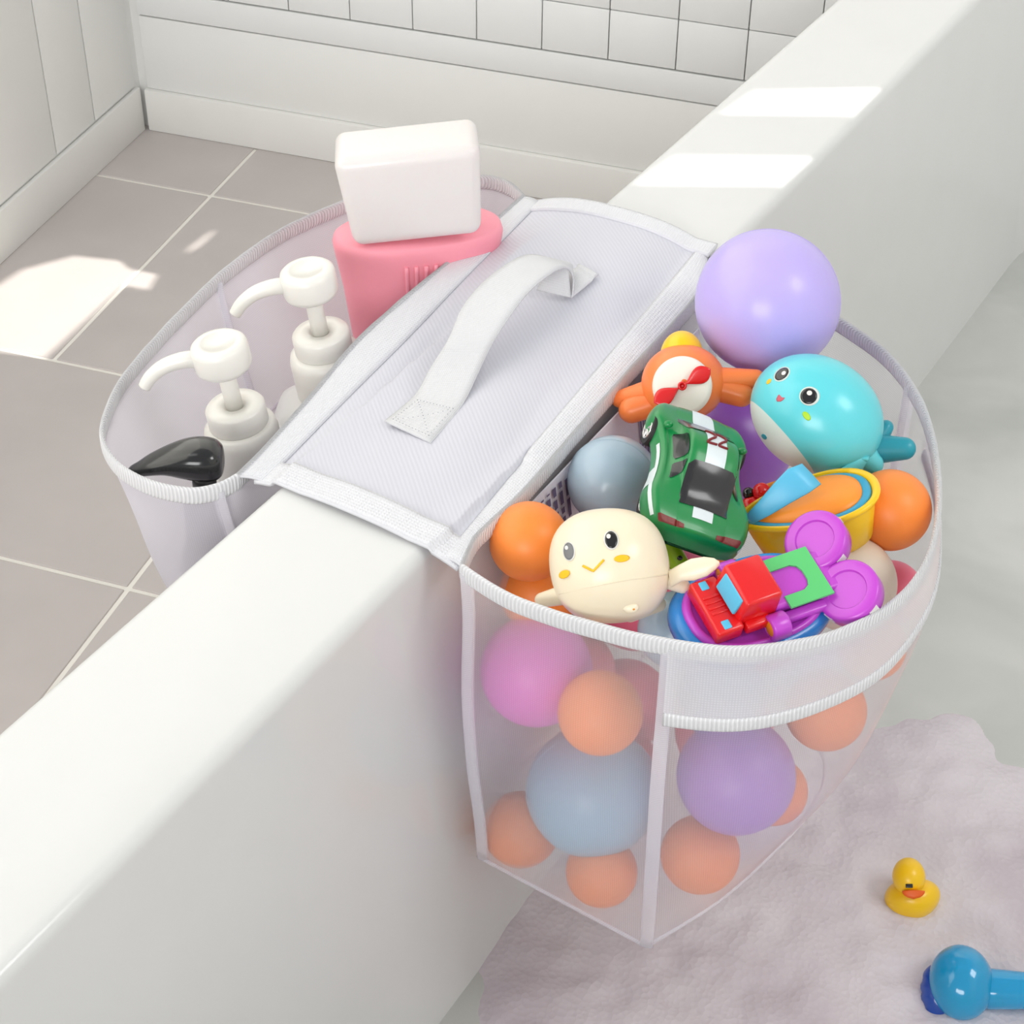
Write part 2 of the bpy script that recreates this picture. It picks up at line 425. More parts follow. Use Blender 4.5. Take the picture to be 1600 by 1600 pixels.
fm = bpy.data.materials.new('soap foam'); fm.use_nodes = True; nt = fm.node_tree; b = nt.nodes['Principled BSDF']
tc = nt.nodes.new('ShaderNodeTexCoord'); nz = nt.nodes.new('ShaderNodeTexNoise'); nz.inputs['Scale'].default_value = 11; nz.inputs['Detail'].default_value = 5
nt.links.new(tc.outputs['Object'], nz.inputs['Vector']); cr_ = nt.nodes.new('ShaderNodeValToRGB')
e = cr_.color_ramp.elements; e[0].position = .32; e[0].color = lin((202, 192, 198)); e[1].position = .6; e[1].color = lin((222, 215, 219))
nt.links.new(nz.outputs['Fac'], cr_.inputs['Fac']); nt.links.new(cr_.outputs['Color'], b.inputs['Base Color']); b.inputs['Roughness'].default_value = .8
vo = nt.nodes.new('ShaderNodeTexVoronoi'); vo.inputs['Scale'].default_value = 260; nt.links.new(tc.outputs['Object'], vo.inputs['Vector'])
bp = nt.nodes.new('ShaderNodeBump'); bp.inputs['Strength'].default_value = .3; bp.inputs['Distance'].default_value = .002
nt.links.new(vo.outputs['Distance'], bp.inputs['Height']); nt.links.new(bp.outputs['Normal'], b.inputs['Normal'])
bm = bmesh.new(); nx, ny = 120, 150
X0, X1, Y0, Y1 = XI+.0250, .12, .36, .98
def foam_h(x, y):
    c = Vector((-.13, .67)); ang = Vector((x, y))-c
    e_ = (ang.x/.30)**2+(ang.y/.21)**2
    n = noise.noise(Vector((x*14, y*14, 2)))*.45+noise.noise(Vector((x*40, y*40, 5)))*.15
    v = 1-e_+n
    if v <= 0: return -.0035
    return min(v, .5)*.012+.003*noise.noise(Vector((x*60, y*60, 9)))*min(v*2, 1)-.001
gv = [[bm.verts.new((X0+(X1-X0)*i/nx, Y0+(Y1-Y0)*j/ny, ZW+foam_h(X0+(X1-X0)*i/nx, Y0+(Y1-Y0)*j/ny))) for j in range(ny+1)] for i in range(nx+1)]
for i in range(nx):
    for j in range(ny):
        q = (gv[i][j], gv[i+1][j], gv[i+1][j+1], gv[i][j+1])
        if max(v.co.z for v in q) > ZW-.002: bm.faces.new(q)
bmesh.ops.delete(bm, geom=[v for v in bm.verts if not v.link_faces], context='VERTS')
tag(fin('bath_foam', bm, fm), 'pale lilac patch of soap foam floating on the bath water', 'foam', kind='stuff')

# ------------------------------------------------------------------ the organizer
ZT = H-.004
nl, nr, fr, fl = Pz(400, 752, ZT), Pz(717, 888, ZT), Pz(1118, 400, ZT), Pz(829, 320, ZT)
bag = empty('bath_toy_organizer', Matrix.Translation(Vector(((nl.x+nr.x)/2, (nl.y+fr.y)/2, H))),
            'white mesh saddle organizer draped over the bathtub rim with a pocket each side', 'organizer')
def bagpart(name, bm, material, label=None, parent=None, **kw):
    for v in bm.verts: v.co -= bag.location
    o = fin(name, bm, M[material], parent or bag, **kw)
    if label: o['label'] = label
    return o
def flapP(s, t, dz=0):
    a = nl.lerp(nr, s); b = fl.lerp(fr, s); p = a.lerp(b, t)
    e = abs(2*s-1)
    hump = .0035*(1-t)+.0085*t
    z = (hump+.004)*(1-e**2.6)+.0
    wr = noise.noise(Vector((s*2.2, t*3.1, 7)))*.0045*(1-e**4)*min(1, 8*t*(1-t)+.1)
    wr += .0028*math.exp(-((s-.13-.1*t)/.05)**2)*math.sin(t*9+1)*(1-abs(2*t-1)**4)
    zz = p.z+z+wr
    if -.467 < p.x < -.372: zz = max(zz, H+.0020)
    return Vector((p.x, p.y, zz+dz))
def sheet(bm, fn, nu, nv, thick, uvs=(1, 1)):
    lay = bm.loops.layers.uv.verify(); top = []; bot = []
    for i in range(nu+1):
        top.append([bm.verts.new(fn(i/nu, j/nv, 0)) for j in range(nv+1)])
        bot.append([bm.verts.new(fn(i/nu, j/nv, -thick)) for j in range(nv+1)])
    def q(vs, uv):
        f = bm.faces.new(vs)
        for lp, c in zip(f.loops, uv): lp[lay].uv = (c[0]*uvs[0], c[1]*uvs[1])
    for i in range(nu):
        for j in range(nv):
            uv = [(i/nu, j/nv), ((i+1)/nu, j/nv), ((i+1)/nu, (j+1)/nv), (i/nu, (j+1)/nv)]
            q((top[i][j], top[i+1][j], top[i+1][j+1], top[i][j+1]), uv)
            q((bot[i][j], bot[i][j+1], bot[i+1][j+1], bot[i+1][j]), [uv[0], uv[3], uv[2], uv[1]])
    for i in range(nu):
        for j, s in ((0, 1), (nv, -1)):
            q((top[i][j], bot[i][j], bot[i+1][j], top[i+1][j]), [(i/nu, j/nv)]*4)
    for j in range(nv):
        for i in (0, nu):
            q((top[i][j], top[i][j+1], bot[i][j+1], bot[i][j]), [(i/nu, j/nv)]*4)
FW, FL = (nr-nl).length, (fl-nl).length
bm = bmesh.new(); sheet(bm, lambda u, v, dz: flapP(.045+.89*u, v, dz), 60, 90, .0012, (FW*.9, FL))
bagpart('flap', bm, 'flap')
# near and far hems of the flap: a folded binding sewn over the edge
def hem(t0, t1): return lambda u, v, dz: flapP(u, t0+(t1-t0)*v, dz+.0011+(.0006 if dz == 0 else 0))
bm = bmesh.new(); sheet(bm, hem(-.006, .050), 60, 6, .0016, (FW, .05*FL)); bagpart('hem', bm, 'trim')
bm = bmesh.new(); sheet(bm, hem(.962, 1.006), 60, 6, .0016, (FW, .05*FL)); bagpart('hem', bm, 'trim')

# pocket rims
def zpath(pix, z=ZT, per=10):
    return smoothpath([Pz(x, y, z+(dz[0] if dz else 0)) for x, y, *dz in pix], per)
rimR1 = zpath([(722, 893), (760, 920), (800, 941), (860, 964), (930, 985), (985, 999), (1045, 1011)])
rimR2 = zpath([(1045, 1011), (1100, 1019), (1165, 1022), (1235, 1014), (1305, 997), (1372, 965), (1422, 922), (1452, 870), (1466, 800), (1462, 720), (1444, 650), (1412, 592), (1368, 547), (1312, 508), (1245, 474), (1180, 447), (1135, 425), (1108, 412)])
rimR3 = zpath([(1108, 412), (1088, 470), (990, 580), (900, 682), (815, 780), (770, 822), (742, 850), (722, 893)])
rimL1 = zpath([(372, 752), (340, 768), (290, 774), (225, 758), (180, 728), (160, 685), (175, 632), (205, 583), (270, 510), (350, 432), (440, 368), (530, 327), (600, 302), (680, 290), (750, 284), (790, 292), (818, 314)])
rimL2 = zpath([(818, 314), (764, 362), (704, 415), (570, 530), (485, 630), (412, 712), (372, 752)])
def loop(segs, ns):
    out = []
    for s, n in zip(segs, ns): out += resample(s, n)[:-1]
    return out
NR = (36, 108, 60); topR = loop([rimR1, rimR2, rimR3], NR)
ZB = H-.200; yn = nr.y
A = Py(748, 1338, yn); B = Py(1010, 1478, yn)
botR1 = resample([A, B], 20)
botR2 = smoothpath([B]+[Pz(x_, y_, ZB) for x_, y_ in ((1122, 1408), (1205, 1334), (1262, 1272), (1290, 1210), (1268, 1150))]+[Vector((-.30, yn+.225, ZB)), Vector((-.343, yn+.225, ZB))], 10)
botR3 = resample([Vector((-.343, yn+.225, ZB)), A], 20)
botR = loop([botR1, botR2, botR3], NR)
def pocketP(top, bot, j, s, seed=0, bulge=.006):
    p = top[j].lerp(bot[j], s); c = sum(top, Vector())/len(top)*(1-s)+sum(bot, Vector())/len(bot)*s
    o = p-c; o.z = 0; o.normalize()
    w = bulge*math.sin(PI*s)*(.3+1.9*math.sin(PI*min(1, max(0, (j-NR[0])/NR[1]))) if top is topR else 1)+.0035*noise.noise(Vector((p.x*18+seed, p.y*18, p.z*14)))*min(1, 6*s*(1-s))
    p = p+o*w
    return p
def wallmesh(bm, top, bot, levels=26, s0=0, s1=1, seed=0, bulge=.006, xmax=None, js=None):
    rings = []
    for i in range(levels+1):
        s = s0+(s1-s0)*i/levels; R_ = []
        for j in (js or range(len(top))):
            p = pocketP(top, bot, j, s, seed, bulge)
            if xmax: p.x = max(p.x, xmax) if xmax > -.4 else min(p.x, xmax)
            R_.append(p)
        rings.append(R_)
    loft(bm, rings, closed=js is None, cap=False, uv=True)
    return rings
XW = XI+.0045    # bag leans on the tub wall
bm = bmesh.new()
ringsR = wallmesh(bm, topR, botR, seed=3, bulge=.008, xmax=None)
for v in bm.verts:
    lim = XI+.004+max(0, (H-v.co.z))*.085+.002
    if v.co.x < lim: v.co.x = lim
bagpart('pocket_mesh', bm, 'mesh', label='see-through mesh of the toy pocket inside the tub')
# pocket floor
def disc(bm, ring, sag=0):
    c = sum(ring, Vector())/len(ring); lay = bm.loops.layers.uv.verify(); prev = [bm.verts.new(p) for p in ring]; n = len(ring)
    for q in (.8, .6, .4, .2, .02):
        cur = [bm.verts.new(c.lerp(p, q)-Vector((0, 0, sag*(1-q*q)))) for p in ring]
        for j in range(n):
            f = bm.faces.new((prev[j], prev[(j+1) % n], cur[(j+1) % n], cur[j]))
            for lp in f.loops: lp[lay].uv = (lp.vert.co.x, lp.vert.co.y)
        prev = cur
bm = bmesh.new(); disc(bm, botR, -.004); bagpart('pocket_floor', bm, 'mesh')
# opaque band sewn round the front of the toy pocket
jb = list(range(NR[0], NR[0]+64))
def bandpt(j, s):
    p = pocketP(topR, botR, j, s, 3, .008); c = sum(topR, Vector())/len(topR); o = p-c; o.z = 0; o.normalize(); return p+o*.0015
bm = bmesh.new(); rings = []
N_ = len(jb)
def bd(i):        # depth of the band tapers towards its far end
    q = i/(N_-1); return .205-.10*q**2.2
for l in range(9): rings.append([bandpt(j, bd(i)*l/8) for i, j in enumerate(jb)])
loft(bm, rings, closed=False, cap=False, uv=True)
M['band'] = cloth('white dense band mesh', (250, 249, 252), period=.0014, axis='X', opacity=.84, strength=.3, transl=.35, cross=True, con=.05, vary=.05)
bagpart('band', bm, 'band')
bm = bmesh.new(); tube(bm, [bandpt(j, bd(i)) for i, j in enumerate(jb)], 1, seg=12, flat=(.0012, .0040), uv=True, power=3)
bagpart('band_trim', bm, 'rib')
# rim bindings
bm = bmesh.new(); tube(bm, [p+Vector((0, 0, .0006*noise.noise(p*60))) for p in topR], 1, seg=14, flat=(.0015, .0050), closed=True, uv=True, power=3)
bagpart('pocket_trim', bm, 'rib', label='ribbed white binding of the toy pocket')
# wide flat binding lying between flap and toy pocket
def ribbon(bm, left, right, n, thick, lift=0, bow=.001):
    l = resample(left, n); r = resample(right, n); Ln = sum((a-b).length for a, b in zip(l, l[1:])); W = (l[n//2]-r[n//2]).length
    def fn(u, v, dz):
        i = min(int(v*n+.0001), n); p = l[i].lerp(r[i], u); return p+Vector((0, 0, lift+dz+bow*math.sin(PI*u)))
    sheet(bm, fn, 6, n, thick, (W, Ln))
inR = [flapP(.93, t/40, .001) for t in range(41)]
bm = bmesh.new(); ribbon(bm, inR, [p+Vector((0, 0, .0035)) for p in reversed(rimR3)], 60, .0014, lift=.0); bagpart('side_binding', bm, 'trim')
inL = [flapP(.05, t/40, .001) for t in range(41)]
bm = bmesh.new(); ribbon(bm, inL, [p+Vector((0, 0, .0035)) for p in reversed(rimL2)], 60, .0014, lift=.0); bagpart('side_binding', bm, 'trim')
# vertical seam pipings
def seam(top, bot, j, name='seam', w=.0032):
    ps = [pocketP(top, bot, j, i/24, 3, .008 if top is topR else .004) for i in range(25)]
    for p in ps:
        if p.x > -.4: p.x = max(p.x, XI+.007+(H-p.z)*.085)
    bm = bmesh.new(); tube(bm, ps, 1, seg=10, flat=(.0014, w), up=Vector((1, .3, 0)), uv=True, power=2.5)
    bagpart(name, bm, 'piping')
seam(topR, botR, 1); seam(topR, botR, NR[0], w=.0036); seam(topR, botR, NR[0]+NR[1]-1); seam(topR, botR, NR[0]+70)
bm = bmesh.new(); tube(bm, botR, .0013, seg=8, closed=True, uv=True); bagpart('bottom_seam', bm, 'piping')

# outer pocket
NL = (120, 60); topL = loop([rimL1, rimL2], NL)
cL = sum(topL, Vector())/len(topL); botL = []
for p in topL:
    q = Vector(((p.x-XO)*.68+XO-.002, (p.y-cL.y)*.80+cL.y, H-.17)); botL.append(q)
bm = bmesh.new(); wallmesh(bm, topL, botL, seed=9, bulge=.004)
for v in bm.verts:
    if v.co.z < H-.004: v.co.x = min(v.co.x, XO-.0022)
bagpart('pocket_mesh', bm, 'meshin', label='white mesh of the bottle pocket outside the tub')
bm = bmesh.new(); disc(bm, botL, -.002); bagpart('pocket_floor', bm, 'meshin')
bm = bmesh.new(); tube(bm, [p+Vector((0, 0, .0006*noise.noise(p*60))) for p in topL], 1, seg=14, flat=(.0014, .0050), closed=True, uv=True, power=3)
bagpart('pocket_trim', bm, 'rib', label='ribbed white binding of the bottle pocket')
for j in (3, 62):
    ps = [pocketP(topL, botL, j, i/24, 9, .004) for i in range(25)]
    bm = bmesh.new(); tube(bm, ps, 1, seg=10, flat=(.0012, .0034), up=Vector((1, .3, 0)), uv=True, power=2.5); bagpart('seam', bm, 'piping')
# inner lining fold line low on the wall of the bottle pocket
ps = [pocketP(topL, botL, j, .55, 9, .004) for j in range(24, 104)]
bm = bmesh.new(); tube(bm, ps, .0012, seg=8, uv=True); bagpart('lining_seam', bm, 'piping')

# carry handle on the flap
hc = [((655, 655), .0010), ((690, 610), .0025), ((725, 540), .0120), ((752, 490), .0190), ((790, 440), .0240), ((835, 412), .0235), ((872, 414), .0180), ((893, 432), .0090), ((897, 448), .0015)]
HZ = H+.004
def hp(px, py, dz): return Pz(px, py, HZ+dz)
def strip(name, lefts, rights, thick, per=10, mt='strap', parent=None, label=None):
    l = smoothpath(lefts, per); r = smoothpath(rights, per); bm = bmesh.new(); n = len(l)-1
    Ln = sum((a-b).length for a, b in zip(l, l[1:])); W = (l[0]-r[0]).length
    def fn(u, v, dz):
        i = min(int(round(v*n)), n); t = (l[min(i+1, n)]-l[max(i-1, 0)]).normalized(); s = (r[i]-l[i]).normalized(); nn = s.cross(t).normalized()
        if nn.z < 0 and i < n*.8: nn = -nn
        return l[i].lerp(r[i], u)+nn*dz
    sheet(bm, fn, 6, n, thick, (W, Ln)); return bagpart(name, bm, mt, label, parent)
LZ = [(601, 657, .002), (648, 617, .003), (672, 575, .009), (700, 530, .016), (722, 480, .022), (755, 440, .026), (798, 408, .028), (828, 397, .027), (862, 403, .023), (893, 412, .016)]
RZ_ = [(673, 691, .002), (722, 632, .003), (752, 572, .009), (770, 535, .015), (792, 500, .021), (820, 462, .026), (846, 437, .028), (872, 420, .027), (888, 418, .023), (895, 424, .018)]
handle = strip('carry_handle', [hp(*q) for q in LZ[:9]]+[hp(893, 412, .016), hp(892, 424, .0095)], [hp(*q) for q in RZ_[:9]]+[hp(897, 436, .014), hp(896, 464, .0085)], .0010)
strip('handle_end', [hp(838, 453, .0090), hp(852, 428, .016), hp(872, 414, .022)], [hp(892, 465, .0085), hp(889, 438, .016), hp(886, 418, .022)], .0010)
strip('handle_end', [hp(893, 464, .0088), hp(913, 448, .0088), hp(935, 430, .0085)], [hp(880, 432, .0095), hp(892, 423, .0095), hp(905, 414, .0095)], .0010)
# stitches on the sewn-down end
bm = bmesh.new()
q00, q10, q11, q01 = hp(608, 655, .0035), hp(671, 685, .0035), hp(714, 636, .0038), hp(651, 622, .0038)
def qd(u, v): return q00.lerp(q10, u).lerp(q01.lerp(q11, u), v)
pts = [(u/11, 0) for u in range(12)]+[(u/11, 1) for u in range(12)]+[(0, v/9) for v in range(10)]+[(1, v/9) for v in range(10)]+[(t/12, t/12) for t in range(13)]+[(t/12, 1-t/12) for t in range(13)]
for u, v in pts:
    p = qd(.06+.88*u, .06+.88*v); ell(bm, p, (.00035, .00035, .0002), 6, 4)
bagpart('stitching', bm, 'stitch')

# printed satin label on the inner wall below the flap
bm = bmesh.new(); yy = lambda t: yn+.06+t*.19
def lab(t, z, dx=0): return Vector((XI+.0165+dx+.010*(1-z), yn+.055+t*.20, H-.012-.07*(1-z)))
vs = [bm.verts.new(lab(*q)) for q in ((0, 0), (1, 0), (1, 1), (0, 1))]; bm.faces.new(vs)
ret = bmesh.ops.extrude_face_region(bm, geom=bm.faces[:]); 
for v in [g_ for g_ in ret['geom'] if isinstance(g_, bmesh.types.BMVert)]: v.co.x -= .0008
npr = len(bm.faces)
def pr(t0, t1, z0, z1):
    a, b_, c, d = lab(t0, z0, .0012), lab(t1, z0, .0012), lab(t1, z1, .0012), lab(t0, z1, .0012); v = [bm.verts.new(p) for p in (a, b_, c, d)]; bm.faces.new(v)
for i in range(5):
    t = .10+i*.03; k = 0.18
    while k < .95: l_ = random.uniform(.04, .16); pr(t, t+.015, k, min(k+l_, .96)); k += l_+.03
for i in range(6): pr(.30+i*.012, .306+i*.012, .35, .75)
for i in range(9): pr(.62+i*.014, .62+i*.014+random.choice((.005, .009)), .35, .95)
pr(.78, .80, .2, .9); pr(.82, .83, .3, .8)
bm.faces.ensure_lookup_table()
for f in bm.faces[npr:]: f.material_index = 1
lb = bagpart('care_label', bm, 'label', label='white satin label with grey print', smooth=False); lb.data.materials.append(M['print'])

# ------------------------------------------------------------------ balls
def ball(label, px, py, rpx, material, group=None, z=None, y=None, dist=None, seam=None, name='plastic_ball'):
    p = Pz(px, py, H+z) if z is not None else (Py(px, py, y) if y is not None else CAM+ray(px, py)*dist)
    r = rpx*kpx(p)
    bm = bmesh.new(); ell(bm, (0, 0, 0), r, 64, 40, rot=Matrix.Rotation(.6, 4, 'X'))
    o = fin(name, bm, M[material]); o.location = p; tag(o, label, 'ball', group)
    if seam is not None:
        bm = bmesh.new(); n = 72
        tube(bm, [Vector((r*math.cos(2*PI*i/n), r*math.sin(2*PI*i/n), 0)) for i in range(n)], r*.004+.00015, seg=6, closed=True)
        s = fin('mould_seam', bm, M[material], parent=o); s.rotation_euler = seam
    return o
GO = 'orange table tennis size balls in the toy pocket'; GB = 'large plastic balls in the toy pocket'
ball('large lilac ball perched on the toys at the far corner of the pocket', 1199, 472, 113, 'purple', GB, z=.030, seam=(1.1, .5, 0))
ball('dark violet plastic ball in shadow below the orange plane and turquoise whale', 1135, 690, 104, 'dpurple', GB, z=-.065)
ball('grey blue translucent ball wedged behind the green car and cream whale', 958, 752, 72, 'greyblue', GB, z=-.018, seam=(1.3, .9, 0))
ball('orange ball left of the cream whale, tucked against the flap', 827, 846, 63, 'orange', GO, z=-.014)
ball('orange ball under the leftmost orange ball, half hidden by the cream whale', 842, 925, 62, 'orange', GO, z=-.058)
ball('orange ball at the right end of the toy pocket beside the yellow boat', 1391, 797, 64, 'orange', GO, z=-.014)
ball('cream white ball under the yellow boat, right of the purple toy wheels', 1325, 912, 76, 'creamball', GB, z=-.040)
ball('orchid pink ball seen through the mesh at upper left of the toy pocket', 838, 1048, 88, 'magenta', GB, y=yn+.034)
ball('small orange ball pressed against the mesh above the pale blue ball', 938, 1114, 67, 'orangein', GO, y=yn+.0195)
ball('large pale blue ball seen through the near mesh of the toy pocket', 926, 1236, 104, 'blueball', GB, y=yn+.042, seam=(.9, 1.1, 0))
ball('light violet ball seen through the mesh right of the seam', 1150, 1212, 93, 'violet', GB, y=yn+.062)
ball('pale blue ball just below the dense band, above the violet ball', 1128, 1088, 70, 'blueball', GB, y=yn+.085)
ball('orange ball glowing through the mesh below the right end of the band', 1290, 1110, 64, 'orangein', GO, y=yn+.112)
ball('orange ball deep behind the mesh at the right edge of the pocket', 1362, 1010, 54, 'orangein', GO, y=yn+.130)
ball('orange ball in the bottom left corner of the toy pocket', 814, 1296, 60, 'orangein', GO, y=yn+.024)
ball('orange ball on the pocket bottom under the pale blue ball', 940, 1362, 56, 'orangein', GO, y=yn+.022)
ball('orange ball on the pocket bottom right of the seam', 1094, 1335, 62, 'orangein', GO, y=yn+.046)
ball('orange ball low behind the mesh, below right of the violet ball', 1208, 1236, 54, 'orangein', GO, y=yn+.095)
for x_, dy, z_, r_ in ((-.318, .112, -.092, .026), (-.316, .104, -.160, .025), (-.262, .118, -.165, .027), (-.262, .150, -.11, .026), (-.318, .172, -.135, .028), (-.336, .080, -.125, .022), (-.302, .084, -.182, .017)):
    p_ = Vector((x_, yn+dy, H+z_)); d_ = p_-CAM; k_ = kpx(p_)
    ball('rose pink ball packed deep in the toy pocket behind the front balls', 800+F*d_.dot(RT)/d_.dot(fw), 800-F*d_.dot(UP)/d_.dot(fw), r_/k_, 'rose', 'rose pink balls deep in the toy pocket', dist=d_.dot(fw))
ball('rose pink ball at the right wall of the pocket below the rightmost orange ball', 1392, 925, 50, 'rose', GB, y=yn+.165)

# ------------------------------------------------------------------ wind-up plane toy
T = Toy('toy_airplane', 'orange vinyl plane bath toy with red propeller on a white nose disc', 'toy plane', 1066, 598, z=.008)
bm = bmesh.new(); ell(bm, T.L(1068, 598, -8), (66, 60, 62), 48, 32); T.add('body', bm, 'toyorange')
bm = bmesh.new(); ell(bm, T.L(1065, 556, -30), (34, 40, 38)); T.add('cockpit', bm, 'yellow')
bm = bmesh.new(); capsule(bm, T.L(1115, 592, -2), T.L(1180, 591, -4), 19, 14); T.add('wing', bm, 'toyorange')
bm = bmesh.new(); capsule(bm, T.L(1025, 608, -8), T.L(968, 624, -34), 19, 14); T.add('wing', bm, 'toyorange')
bm = bmesh.new(); capsule(bm, T.L(1120, 605, -6), T.L(1158, 616, -4), 22, 20); T.add('float', bm, 'toyorange')
bm = bmesh.new(); capsule(bm, T.L(1020, 630, -14), T.L(987, 641, -14), 22, 21); T.add('float', bm, 'toyorange')
bm = bmesh.new(); capsule(bm, T.L(1165, 612, -30), T.L(1200, 604, -34), 14, 12); T.add('tail', bm, 'toyorange')
bm = bmesh.new(); c = T.L(1066, 603, 0)
lathe(bm, [(.1, 0), (46, 0), (46, 44), (43, 50), (38, 53), (0.1, 54)], c=c, seg=56); T.add('nose_disc', bm, 'disc', angle=50)
def blade(sgn):
    bm = bmesh.new(); a = math.radians(31); rings = []
    for i in range(15):
        t = i/14; L_ = sgn*(4+46*t); w = .5+13.5*math.sin(PI*min(1, max(0.02, (t-.02)/.98))**1.5)**.8
        if i == 14: w = .6
        cx = c+Vector((L_*math.cos(a), L_*math.sin(a), 60)); n = Vector((-math.sin(a), math.cos(a), 0))
        n = (n*math.cos(.2)+Vector((0, 0, sgn*math.sin(.2))))
        m_ = n.cross(Vector((math.cos(a), math.sin(a), 0)))
        rings.append([cx+n*w*math.cos(2*PI*j/12)+m_*1.8*math.sin(2*PI*j/12) for j in range(12)])
    loft(bm, rings); return bm
T.add('propeller_blade', blade(1), 'red'); T.add('propeller_blade', blade(-1), 'red')
bm = bmesh.new(); lathe(bm, [(.1, 50), (7, 50), (7, 64), (5.5, 66), (4, 66), (3.8, 60), (.1, 60)], c=c, seg=24); T.add('hub', bm, 'red')

# ------------------------------------------------------------------ turquoise whale
def split_sphere(c, r, rot, plane_co, plane_no, seg=64, rings=44):
    out = []
    for inner in (True, False):
        bm = bmesh.new(); ell(bm, (0, 0, 0), r, seg, rings, rot=None)
        mt = Matrix.Translation(c) @ rot
        bmesh.ops.transform(bm, matrix=mt, verts=bm.verts)
        bmesh.ops.bisect_plane(bm, geom=bm.verts[:]+bm.edges[:]+bm.faces[:], plane_co=plane_co, plane_no=plane_no, clear_inner=not inner, clear_outer=inner)
        out.append(bm)
    return out
def on_ell(c, r, rot, x, y, lift=.6):
    """front surface point and normal of a rotated ellipsoid at local (x,y)"""
    ri = rot.to_3x3().inverted(); o = ri @ (Vector((x, y, 0))-c); d = ri @ Vector((0, 0, 1))
    o2 = Vector((o.x/r[0], o.y/r[1], o.z/r[2])); d2 = Vector((d.x/r[0], d.y/r[1], d.z/r[2]))
    A_, B_, C_ = d2.dot(d2), 2*o2.dot(d2), o2.dot(o2)-1; D = max(0, B_*B_-4*A_*C_); t = (-B_+math.sqrt(D))/(2*A_)
    p = Vector((x, y, t)); q = o+d*t; n = rot.to_3x3() @ Vector((q.x/r[0]**2, q.y/r[1]**2, q.z/r[2]**2)); n.normalize()
    return p+n*lift, n
def decal(bm, E_, pts, lift=.6, th=.5):
    """flat printed shape on an ellipsoid: polygon outline given in local x,y"""
    c, r, rot = E_; cx = sum(p[0] for p in pts)/len(pts); cy = sum(p[1] for p in pts)/len(pts)
    rings = []
    for q in (1, .75, .5, .25, .02):
        rings.append([on_ell(c, r, rot, cx+(p[0]-cx)*q, cy+(p[1]-cy)*q, lift)[0] for p in pts])
    base = [on_ell(c, r, rot, p[0], p[1], -.3)[0] for p in pts]
    loft(bm, [base]+rings)
def oval(cx, cy, a, b, ang=0, n=28):
    ca, sa = math.cos(ang), math.sin(ang)
    return [(cx+a*math.cos(2*PI*i/n)*ca-b*math.sin(2*PI*i/n)*sa, cy+a*math.cos(2*PI*i/n)*sa+b*math.sin(2*PI*i/n)*ca) for i in range(n)]
T = Toy('toy_whale', 'turquoise wind-up whale bath toy with pale belly resting by the lilac ball', 'toy whale', 1276, 650, z=.012)
rot = Matrix.Rotation(math.radians(-32), 4, 'Z'); r = (108, 90, 88); c = T.L(1276, 648, 0)
bp_, bn_ = T.L(1224, 676, 50), Vector((-.74, -.64, .14)).normalized()
b1, b2 = split_sphere(c, r, rot, bp_, bn_)
# mouth-side belly = beyond the plane
T.add('body', b1, 'aqua'); T.add('belly', b2, 'belly')
E_ = (c, r, rot)
def face_mark(name, shape, m_, lift=.6):
    bm = bmesh.new(); decal(bm, E_, shape, lift); T.add(name, bm, m_)
def lo(x, y): v = T.L(x, y); return v.x, v.y
x, y = lo(1265, 620); face_mark('eye_rim', oval(x, y, 15.5, 14.5), 'belly', .5); face_mark('eye', oval(x-1, y, 12.5, 12), 'black', 1.1); face_mark('eye_glint', oval(x, y+4.5, 4, 3.6), 'white', 1.7)
x, y = lo(1223, 586); face_mark('eye_rim', oval(x, y, 14, 9.5, math.radians(40)), 'belly', .5); face_mark('eye', oval(x, y, 12, 7.5, math.radians(40)), 'black', 1.1); face_mark('eye_glint', oval(x+3, y+1, 3.6, 2.6, .7), 'white', 1.7)
x, y = lo(1261, 650); face_mark('cheek', oval(x, y, 8, 4.6, math.radians(-50)), 'limepaint')
x, y = lo(1203, 597); face_mark('cheek', oval(x, y, 5, 2.6, math.radians(50)), 'cheek')
pts = [lo(*q) for q in ((1219, 617), (1221, 619), (1224, 622), (1228, 622), (1226, 625), (1222, 628), (1216, 628), (1215, 624), (1217, 620))]; face_mark('mouth', pts, 'mouth')
x, y = lo(1196, 682); face_mark('water_hole', oval(x, y, 5, 3, math.radians(-45)), 'teal', .8)
bm = bmesh.new(); capsule(bm, T.L(1352, 702, -30), T.L(1412, 701, -28), 26, 18)
for v in bm.verts: v.co.z = -29+(v.co.z+29)*.7
T.add('tail', bm, 'teal')
bm = bmesh.new(); capsule(bm, T.L(1362, 700, -40), T.L(1384, 668, -44), 20, 12); T.add('tail', bm, 'teal')
bm = bmesh.new(); rings = []
for (x, y, w, z) in ((1352, 722, 12, 30), (1335, 726, 15, 38), (1318, 734, 12, 42), (1303, 742, 8, 44), (1294, 747, 2.5, 44)):
    cc = T.L(x, y, z); n = Vector((.45, .89, 0)); rings.append([cc+n*w*math.cos(2*PI*j/16)+Vector((0, 0, 4.5))*math.sin(2*PI*j/16) for j in range(16)])
loft(bm, rings); T.add('fin', bm, 'aqua')
bm = bmesh.new(); capsule(bm, T.L(1318, 712, 38), T.L(1352, 716, 34), 4, 4); T.add('fin_hinge', bm, 'aqua')
bm = bmesh.new(); capsule(bm, T.L(1340, 705, -2), T.L(1362, 725, -6), 28, 18); T.add('tail_stub', bm, 'aqua')

